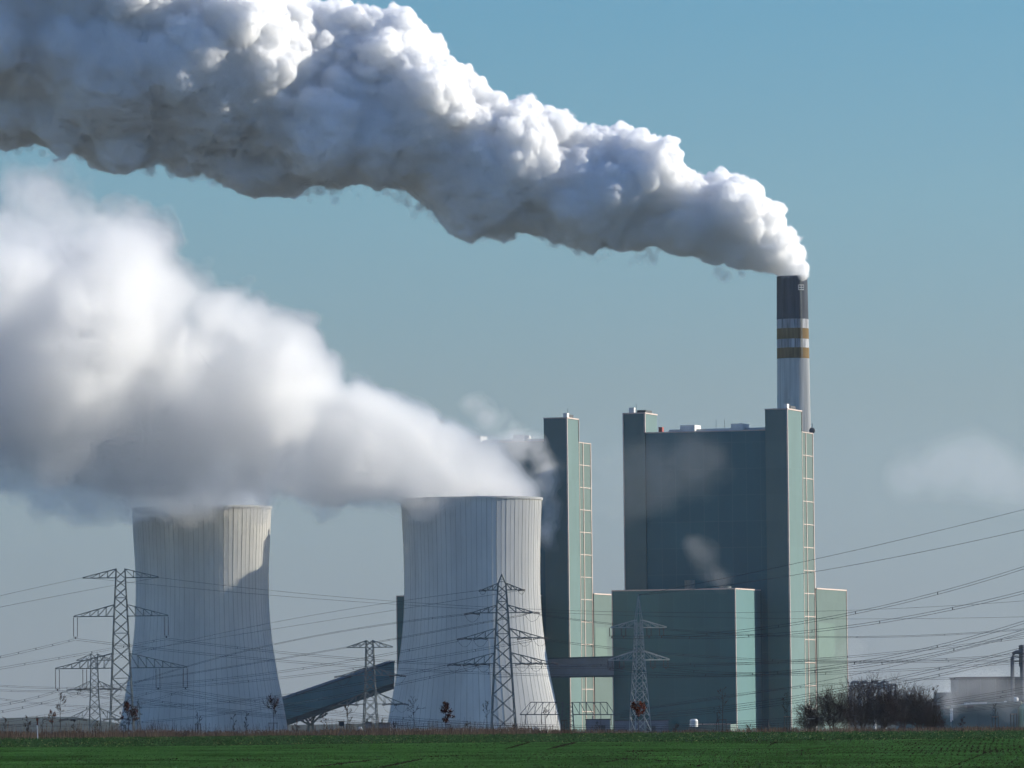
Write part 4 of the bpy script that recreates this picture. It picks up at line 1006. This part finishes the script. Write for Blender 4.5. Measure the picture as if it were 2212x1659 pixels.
def stamp(f, o, h, c, r, pad, k=0.0):
    lo = np.maximum(((c - r - pad - o) / h).astype(int), 0); hi = np.minimum(((c + r + pad - o) / h).astype(int) + 2, f.shape)
    if np.any(hi <= lo): return
    ax = [(np.arange(lo[i], hi[i]) * h + o[i] - c[i]).astype(np.float32) ** 2 for i in range(3)]
    d = np.sqrt(ax[0][:, None, None] + ax[1][None, :, None] + ax[2][None, None, :]) - r
    s = f[lo[0]:hi[0], lo[1]:hi[1], lo[2]:hi[2]]
    if k > 0:
        q = np.maximum(k - np.abs(s - d), 0) / k; np.minimum(s, d, out=d); d -= q * q * k * .25; s[...] = d
    else: np.minimum(s, d, out=s)
def surface_nets(f, o, h, iso=0.0):
    f = f - iso
    f = np.pad(f[1:-1, 1:-1, 1:-1], 1, constant_values=abs(h))
    ins = f < 0
    c = np.zeros(tuple(n - 1 for n in f.shape), np.uint8)
    for dx in (0, 1):
        for dy in (0, 1):
            for dz in (0, 1): c += ins[dx:f.shape[0] - 1 + dx, dy:f.shape[1] - 1 + dy, dz:f.shape[2] - 1 + dz]
    act = np.argwhere((c > 0) & (c < 8)); idx = np.full(c.shape, -1, np.int32); idx[act[:, 0], act[:, 1], act[:, 2]] = np.arange(len(act))
    off = np.array([(x, y, z) for x in (0, 1) for y in (0, 1) for z in (0, 1)])
    val = np.stack([f[act[:, 0] + a, act[:, 1] + b, act[:, 2] + d] for a, b, d in off], 1)
    s = np.zeros((len(act), 3), np.float32); n = np.zeros(len(act), np.float32)
    for i in range(8):
        for j in range(i + 1, 8):
            if np.abs(off[i] - off[j]).sum() != 1: continue
            m = (val[:, i] < 0) != (val[:, j] < 0)
            t = np.where(m, val[:, i] / np.where(m, val[:, i] - val[:, j], 1), 0)[:, None]
            s += np.where(m[:, None], off[i] + t * (off[j] - off[i]), 0); n += m
    v = (act + s / n[:, None]) * h + o
    F_ = []
    for ax in range(3):
        a = [slice(None)] * 3; b = [slice(None)] * 3; a[ax] = slice(0, -1); b[ax] = slice(1, None)
        e = ins[tuple(a)] != ins[tuple(b)]; g = np.argwhere(e)
        u, w = (ax + 1) % 3, (ax + 2) % 3
        g = g[(g[:, u] > 0) & (g[:, w] > 0) & (g[:, u] < f.shape[u] - 1) & (g[:, w] < f.shape[w] - 1)]
        flip = ins[g[:, 0], g[:, 1], g[:, 2]]
        q = []
        for du, dw in ((-1, -1), (0, -1), (0, 0), (-1, 0)):
            p = g.copy(); p[:, u] += du; p[:, w] += dw; q.append(idx[p[:, 0], p[:, 1], p[:, 2]])
        q = np.stack(q, 1); q = np.where(flip[:, None], q, q[:, ::-1]); F_.append(q)
    return v, np.concatenate(F_)
def drop_specks(v, q, least=500):
    "leave out the loose specks"
    e = np.concatenate([q[:, [0, 1]], q[:, [1, 2]], q[:, [2, 3]]]); lab = np.arange(len(v))
    for _ in range(60):
        m = np.minimum(lab[e[:, 0]], lab[e[:, 1]]); old = lab.copy()
        np.minimum.at(lab, e[:, 0], m); np.minimum.at(lab, e[:, 1], m); lab = lab[lab]; lab = lab[lab]
        if np.array_equal(old, lab): break
    u, inv, n = np.unique(lab, return_inverse=True, return_counts=True); keep = n[inv] >= min(least, n.max())
    k = keep[q[:, 0]]; q = q[k]; new = np.cumsum(keep) - 1
    return v[keep], new[q]
def poly_at(poly, x):
    p = sorted(poly); return float(np.interp(x, [a[0] for a in p], [a[1] for a in p]))

def puff_cloud(top, bot, x0, x1, Y, h, rng, tilt=0.0, fill=1.0, fine=True, depth=.8, step=.55, lv1=18, lv2=10, up=1.0, edge=34):
    "puffs filling the outline between two photo curves; returns the list (centre, radius, level). tilt: metres nearer per metre to the left"
    P = []; x = x1; k = mpp(Y)
    xr = at(x1, 800, Y).x
    while x > x0:
        yt, yb = poly_at(top, x), poly_at(bot, x); T = yb - yt
        if T < 6: x -= 6; continue
        n = max(2, int(fill * 4))
        for q in range(n):
            r = T * rng.uniform(.24, .36)
            py = yt + r + (T - 2 * r) * ((q + rng.uniform(0, 1)) / n)
            px = x + rng.uniform(-.3, .3) * r
            dy = rng.uniform(-1, 1) * depth * (T * .5 - r * .7) 
            xx = at(px, py, Y).x
            p = at(px, py, Y + (xx - xr) * tilt + dy * k)
            P.append((np.array(p), r * k, 0))
        x -= T * .5 * step
    E = []
    for curve, sg in ((top, 1), (bot, -1)):
        x = x1 - 12
        while x > x0:
            yt, yb = poly_at(top, x), poly_at(bot, x); T = yb - yt
            r = min(T * .3, edge * rng.uniform(.6, 1.25)) * min(1, T / 260 + .35)
            if r < 2: x -= 5; continue
            py = poly_at(curve, x) + sg * r * .95
            xx = at(x, py, Y).x
            if sg < 0: r *= rng.uniform(.7, 1.8); py = poly_at(curve, x) - r * rng.uniform(.6, 1.5)
            for _ in range(2):
                p = at(x + rng.uniform(-.3, .3) * r, py + rng.uniform(0, .3) * r * sg, Y + (xx - xr) * tilt + rng.uniform(-1, 1) * T * .16 * k)
                E.append((np.array(p), r * k, 0 if sg > 0 else 5))
            x -= r * .75
    P = P + E
    out = list(P)
    def kids(par, n, f0, f1, lev, dirbias):
        res = []
        for c, r, _ in par:
            for _i in range(n):
                d = rng.normal(size=3); d /= np.linalg.norm(d)
                if dirbias and d[2] < -.15 and rng.uniform() < (.8 if r > 3 else .55): d[2] = -d[2]
                rr = r * rng.uniform(f0, f1)
                res.append((c + d * (r - rr * .35) * rng.uniform(.92, 1.04), rr, lev))
        return res
    L1 = kids([q for q in P if q[2] == 0 and q[1] > 1.5], lv1, .24, .42, 1, up); out += L1
    low = kids([q for q in P if q[2] == 5], 8, .25, .55, 3, 0); out += low
    if fine: out += kids([q for q in L1 if q[1] > .9], lv2, .22, .40, 2, up)
    return out
def grid_for(P, pad, h):
    lo = np.min([c - r for c, r, _ in P], 0) - pad; hi = np.max([c + r for c, r, _ in P], 0) + pad
    return np.full(tuple(((hi - lo) / h).astype(int) + 2), pad, np.float32), lo
def shells(name, f, o, h, levels, label, cat, surf=0, group=None, smooth=True, g=.2, col=(.97, .97, .97)):
    "one mesh of nested skins; each level (iso, density) adds its share of droplets to everything inside it"
    root = None; levels = list(levels)
    for i, (iso, den) in enumerate(levels):
        v, q = surface_nets(f if not isinstance(iso, tuple) else iso[0], o, h, iso if not isinstance(iso, tuple) else iso[1])
        if len(v) == 0: continue
        v, q = drop_specks(v, q)
        me = np_mesh(name if root is None else 'inner_steam', v, q, [steam_mat(f'{name}_{i}', den, g, (surf.get(i, 0) if isinstance(surf, dict) else surf if root is None else 0), col)], None, smooth)
        ob = link(me.name, me, root)
        if root is None: root = tag(ob, label, cat, group)
    return root

def chimney_plume():
    rng = np.random.default_rng(11); Y = CH[1]; h = .6
    global PTOP, PBOT
    PTOP = top = [(1750, 592), (1742, 560), (1725, 528), (1700, 506), (1665, 468), (1640, 450), (1618, 430), (1606, 380), (1560, 362), (1520, 385), (1490, 365), (1460, 345), (1435, 350), (1415, 290), (1350, 275), (1270, 268), (1215, 285), (1195, 235), (1150, 208), (1095, 215), (1060, 215), (1040, 180), (990, 145), (935, 140), (905, 70), (870, 40), (820, 26), (780, 6), (740, -4), (690, 0), (650, 14), (622, 34), (606, -10), (560, -90), (400, -170), (200, -210), (0, -260), (-160, -300)]
    PBOT = bot = [(1690, 594), (1740, 597), (1640, 588), (1560, 575), (1500, 552), (1420, 548), (1300, 535), (1240, 528), (1150, 500), (1090, 512), (1000, 500), (960, 460), (900, 425), (830, 410), (740, 402), (690, 400), (600, 418), (540, 412), (500, 385), (420, 365), (330, 350), (240, 350), (170, 330), (120, 335), (60, 305), (0, 300), (-160, 290)]
    PTOP = top = [(x, y + (8 if x < 1640 else 2)) for x, y in top]
    P = puff_cloud(top, bot, -150, 1715, Y, h, rng, tilt=.10, fill=1.0, lv1=20, lv2=17, step=.5)
    # where the steam leaves the chimney mouth
    for i in range(70):
        p = at(1718 + rng.uniform(-25, 15), 597 - rng.uniform(-4, 28), Y + rng.uniform(-5, 5)); P.append((np.array(p), rng.uniform(1.2, 2.6), 1))
    f, o = grid_for(P, 6.0, h)
    for c, r, lev in P: stamp(f, o, h, c, r, 3.0 if r > 3 else 1.8, 0)
    print('PUFFS', len(P), f.shape)
    return f, o, h
def build_chimney_plume():
    rng = np.random.default_rng(5)
    f, o, h = chimney_plume()
    # curled edges: rising noise of some metres on the whole, ragged at the underside
    xs = np.arange(f.shape[0]) * h + o[0]; pxs = [(at(q, 500, CH[1]).x, q) for q in range(-400, 1800, 40)]
    zb = np.array([at(q, poly_at(PBOT, q), CH[1]).z for q in np.interp(xs, [a for a, _ in pxs], [b for _, b in pxs])])
    zt = np.array([at(q, poly_at(PTOP, q), CH[1]).z for q in np.interp(xs, [a for a, _ in pxs], [b for _, b in pxs])])
    zz = np.arange(f.shape[2]) * h + o[2]
    wgt = np.clip((zb + .38 * (zt - zb))[:, None] - zz[None, :], 0, 14) / 14 * np.clip((zt - zb) / 40, .15, 1)[:, None]
    nz = (vnoise(f.shape, h, 8.0, rng, 3, .62) + vnoise(f.shape, h, 5.1, rng, 2, .6)) * .7
    rel = (zz[None, :] - zb[:, None]) / np.maximum(zt - zb, 1)[:, None]; upw = (.15 + .85 * np.clip((rel - .25) / .4, 0, 1))[:, None, :].astype(np.float32)
    soft = .85 * (1 - np.clip((rel - .24) / .30, 0, 1))[:, None, :].astype(np.float32) * np.clip((zt - zb - 10) / 25, 0, 1).astype(np.float32)[:, None, None]
    f = f * (1 - soft) + (coarse(f) - .6) * soft
    f -= ((np.abs(vnoise(f.shape, h, 6.5, rng, 1)) - .35) * 1.35 + (np.abs(vnoise(f.shape, h, 2.8, rng, 1)) - .35) * .85) * upw
    f += vnoise(f.shape, h, 15.0, rng, 2, .55) * .6 + vnoise(f.shape, h, 10.3, rng, 2, .6) * .6
    f += np.clip(nz, -1.2, 1.2) * (.15 + 1.5 * wgt[:, None, :]).astype(np.float32)
    root = shells('steam_plume', f, o, h, PL_LEVELS, 'dense white steam plume streaming from the tall chimney across the sky', 'steam plume', surf=PL_SURF, g=.6, col=(.993, .996, .999))
    plume_fringe(root)
PL_LEVELS = [(.5, .06), (0, .58), (-1.2, .10)]; PL_SURF = {0: .03, 1: .22}

def plume_fringe(root):
    "torn tatters of thinning steam along the underside"
    rng = np.random.default_rng(77); h = .7; P = []; Y = CH[1]; k = mpp(Y); xr = at(1722, 800, Y).x
    for i in range(210):
        x = rng.uniform(-120, 1640); yb = poly_at(PBOT, x); T = yb - poly_at(PTOP, x)
        q = (.5 + .5 * math.sin(x * .021 + 1.3 * math.sin(x * .008))) ** 1.5
        y = yb + rng.uniform(-10, 3 + 26 * q * min(1, T / 200)); r = rng.uniform(4, 11) * min(1, .4 + T / 300)
        for j in range(3): P.append((np.array(at(x + rng.normal(0, r * .8), y + rng.normal(0, r * .5), Y + (at(x, y, Y).x - xr) * .10 + rng.normal(0, T * .1 * k))), r * k * rng.uniform(.5, 1), 0))
    f, o = grid_for(P, 5, h)
    for c, r, _ in P: stamp(f, o, h, c, r, 5, 1.0)
    f += (vnoise(f.shape, h, 9.0, rng, 4, .65) + np.abs(vnoise(f.shape, h, 4.5, rng, 2, .6)) * .9 - .3) * 2.0
    for iso, den in ((.3, .05), (-.6, .09)):
        v, q = surface_nets(f, o, h, iso); v, q = drop_specks(v, q, 60)
        link('steam_fringe', np_mesh('steam_fringe', v, q, [steam_mat('steam_fringe', den, .3, 0, (.985, .99, .995))], None, True), root)
def build_tower_plume():
    rng = np.random.default_rng(23); Y = 2500; h = 1.4
    top = [(1172, 1074), (1130, 1040), (1090, 995), (1050, 962), (1000, 945), (940, 915), (880, 872), (840, 852), (790, 850), (760, 822), (720, 822), (690, 815), (650, 765), (590, 705), (550, 670), (500, 630), (440, 612), (400, 590), (375, 640), (355, 672), (345, 620), (338, 565), (310, 540), (240, 560), (215, 520), (200, 460), (150, 435), (130, 395), (80, 368), (40, 395), (10, 440), (-40, 480), (-160, 500)]
    bot = [(1172, 1079), (1000, 1079), (880, 1092), (740, 1088), (620, 1082), (560, 1092), (500, 1090), (440, 1094), (400, 1096), (350, 1094), (290, 1100), (200, 1108), (100, 1090), (0, 1040), (-160, 1000)]
    P = puff_cloud(top, bot, -150, 1150, Y, h, rng, tilt=.22, fill=1.1, fine=False, lv1=16, depth=.7, step=.45, edge=46)
    # the mouths of both towers
    for i in range(90):
        a = rng.uniform(0, 2 * np.pi); q = rng.uniform(0, .84)
        P.append((np.array((T2[0] + 26 * q * np.cos(a), 2500 + 26 * q * np.sin(a), T2[1] + rng.uniform(-2, 5 + 6 * (q * -np.cos(a) + .5)))), rng.uniform(3, 6), 1))
        P.append((np.array((T1[0] + 24 * q * np.cos(a), 2530 + 24 * q * np.sin(a), T1[1] + rng.uniform(-2, 9))), rng.uniform(3, 6), 1))
    # a tongue of steam sinking over the near rim of each tower
    for px, py, r, Yt in ((400, 1100, 4.5, 2501), (402, 1110, 3.0, 2501), (404, 1118, 2.0, 2501), (375, 1098, 3.5, 2504), (440, 1094, 3, 2502), (930, 1090, 4, 2470), (915, 1096, 3, 2471), (960, 1084, 3, 2471), (890, 1094, 3, 2474), (992, 1080, 2.5, 2472)):
        P.append((np.array(at(px, py, Yt)), r, 1))
    f, o = grid_for(P, 14.0, h)
    for c, r, lev in P: stamp(f, o, h, c, r, 14.0, 2.5)
    xg = (np.arange(f.shape[0]) * h + o[0])[:, None, None]
    amp = np.clip((T2[0] + 34 - xg) / 90, .22, 1).astype(np.float32)
    f = blur(f, 2) + vnoise(f.shape, h, 26.0, rng, 4, .62) * 5.0 * amp - (np.abs(vnoise(f.shape, h, 15.0, rng, 2)) - .35) * 5.0 * amp - (np.abs(vnoise(f.shape, h, 7.0, rng, 2)) - .35) * 3.4 * amp
    core = f + np.clip((T2[0] - 55 - xg) / 14, 0, 30).astype(np.float32)
    shells('steam_plume', f, o, h, TP_LEVELS + [((core, .6), .05), ((core, -1.0), .08)], 'broad soft steam plume drifting left from the two cooling towers', 'steam plume', surf={0: .012}, g=.8, col=(.962, .965, .969))
TP_LEVELS = [(2.2, .008), (1.5, .012), (.8, .013), (0, .009), (-1.4, .004), (-4, .001)]
build_chimney_plume(); build_tower_plume()

# ------------------------------------------------------------------ small wisps of steam about the plant
def wisp(label, Y, path, n, h, levels, seed, depth=4, rough=2.2, col=(.95, .955, .965), name='steam_wisp', wl=9.0):
    "path: (px, py, radius px) along which puffs are strewn"
    rng = np.random.default_rng(seed); k = mpp(Y); P = []
    q = np.linspace(0, 1, len(path)); a = np.array(path, float)
    for i in range(n):
        t = rng.uniform(0, 1); x, y, r = (float(np.interp(t, q, a[:, j])) for j in range(3))
        rr = r * rng.uniform(.25, .6); d = rng.normal(size=2); d /= np.linalg.norm(d); m = (r - rr) * math.sqrt(rng.uniform())
        P.append((np.array(at(x + d[0] * m, y + d[1] * m, Y + rng.uniform(-depth, depth))), rr * k, 0))
    f, o = grid_for(P, rough * 3 + 2, h)
    for c, r, _ in P: stamp(f, o, h, c, r, rough * 3 + 2, rough)
    f = blur(f, 1) + vnoise(f.shape, h, wl, rng, 4, .6) * rough
    shells(name, f, o, h, levels, label, 'cloud' if name == 'cloud' else 'steam', g=.5, col=col, group=None if name == 'cloud' else 'small wisps of steam about the plant')
wisp('ragged grey steam rising between the right cooling tower and the boiler house behind it', 2585, [(1186, 1180, 9), (1188, 1120, 17), (1186, 1060, 24), (1180, 1010, 30), (1150, 975, 34), (1112, 962, 32), (1085, 950, 26)], 120, .8, [(1.6, .010), (.4, .018), (-1.0, .03)], 51, 5, 2.8)
wisp('faint pale puff drifting above the steam left of the nearer green stair tower', 2585, [(1120, 945, 26), (1080, 915, 34), (1040, 885, 36), (1015, 865, 26)], 50, 1.0, [(1.2, .008), (-.2, .014), (-1.6, .018)], 52, 6, 2.4)
wisp('thin smoky veil drifting before the left end of the teal boiler house', 2520, [(1300, 1060, 22), (1345, 1050, 60), (1400, 1030, 70), (1470, 1010, 60), (1530, 980, 40)], 70, 1.3, [(3.6, .0011), (1.2, .0013), (-1.5, .0016)], 53, 7, 5.5, (.90, .92, .95))
wisp('small steam puff rising from the vent on the low teal hall roof', 2515, [(1562, 1262, 7), (1540, 1235, 20), (1515, 1205, 28), (1500, 1175, 24)], 60, .8, [(1.6, .0028), (.2, .0036), (-1.2, .0045)], 54, 4, 2.8, (.92, .935, .955))
wisp('low drifting steam spread before the works at the far right', 3120, [(2040, 1528, 10), (2060, 1490, 40), (2110, 1490, 52), (2160, 1495, 50), (2230, 1500, 46)], 110, 1.6, [(2.5, .0022), (0, .003), (-2, .0035)], 55, 14, 3.5, (.93, .94, .96))
wisp('white steam jet rising by the pipe at the near end of the works hall', 3110, [(2056, 1545, 6), (2050, 1520, 12), (2046, 1495, 14)], 40, .9, [(1.2, .006), (-.3, .010)], 56, 4, 1.6)
wisp('thin mist drifting past the right corner of the far green annex', 2500, [(1812, 1500, 16), (1832, 1440, 30), (1850, 1380, 34)], 40, 1.2, [(1.4, .002), (-.5, .003)], 57, 6, 2.6)
wisp('faint mist over the pipe loops behind the bare trees', 3100, [(1840, 1492, 12), (1880, 1490, 20), (1925, 1490, 16)], 30, 1.2, [(1, .004), (-1, .006)], 58, 6, 2.2)
wisp('faint pinkish cloud low in the sky at the right', 8000, [(1930, 1030, 34), (2000, 1015, 55), (2075, 985, 66), (2110, 1000, 70), (2180, 1040, 54), (2270, 1060, 44)], 110, 5.0, [(9, .0006), (3, .0009), (-4, .0012)], 59, 40, 13.0, (1.0, .94, .925), 'cloud', 60.0)

# ------------------------------------------------------------------ the winter air itself
def haze():
    v = [(x, y, z) for z in (-8, 520) for x, y in ((-6500, -600), (6500, -600), (6500, 12600), (-6500, 12600))]
    f = [(0, 3, 2, 1), (4, 5, 6, 7), (0, 1, 5, 4), (1, 2, 6, 5), (2, 3, 7, 6), (3, 0, 4, 7)]
    m = bpy.data.materials.new('haze'); m.use_nodes = True; nt = m.node_tree; nt.nodes.clear()
    o = nt.nodes.new('ShaderNodeOutputMaterial'); p = nt.nodes.new('ShaderNodeVolumePrincipled')
    p.inputs['Density'].default_value = HAZE; p.inputs['Color'].default_value = (.78, .89, 1.0, 1); p.inputs['Anisotropy'].default_value = .35; p.inputs['Density Attribute'].default_value = ''
    nt.links.new(p.outputs[0], o.inputs['Volume'])
    tag(link('haze', np_mesh('haze', v, f, [m])), 'pale even winter haze filling the air', 'haze', None, 'stuff')
HAZE = 1.25e-5
haze()
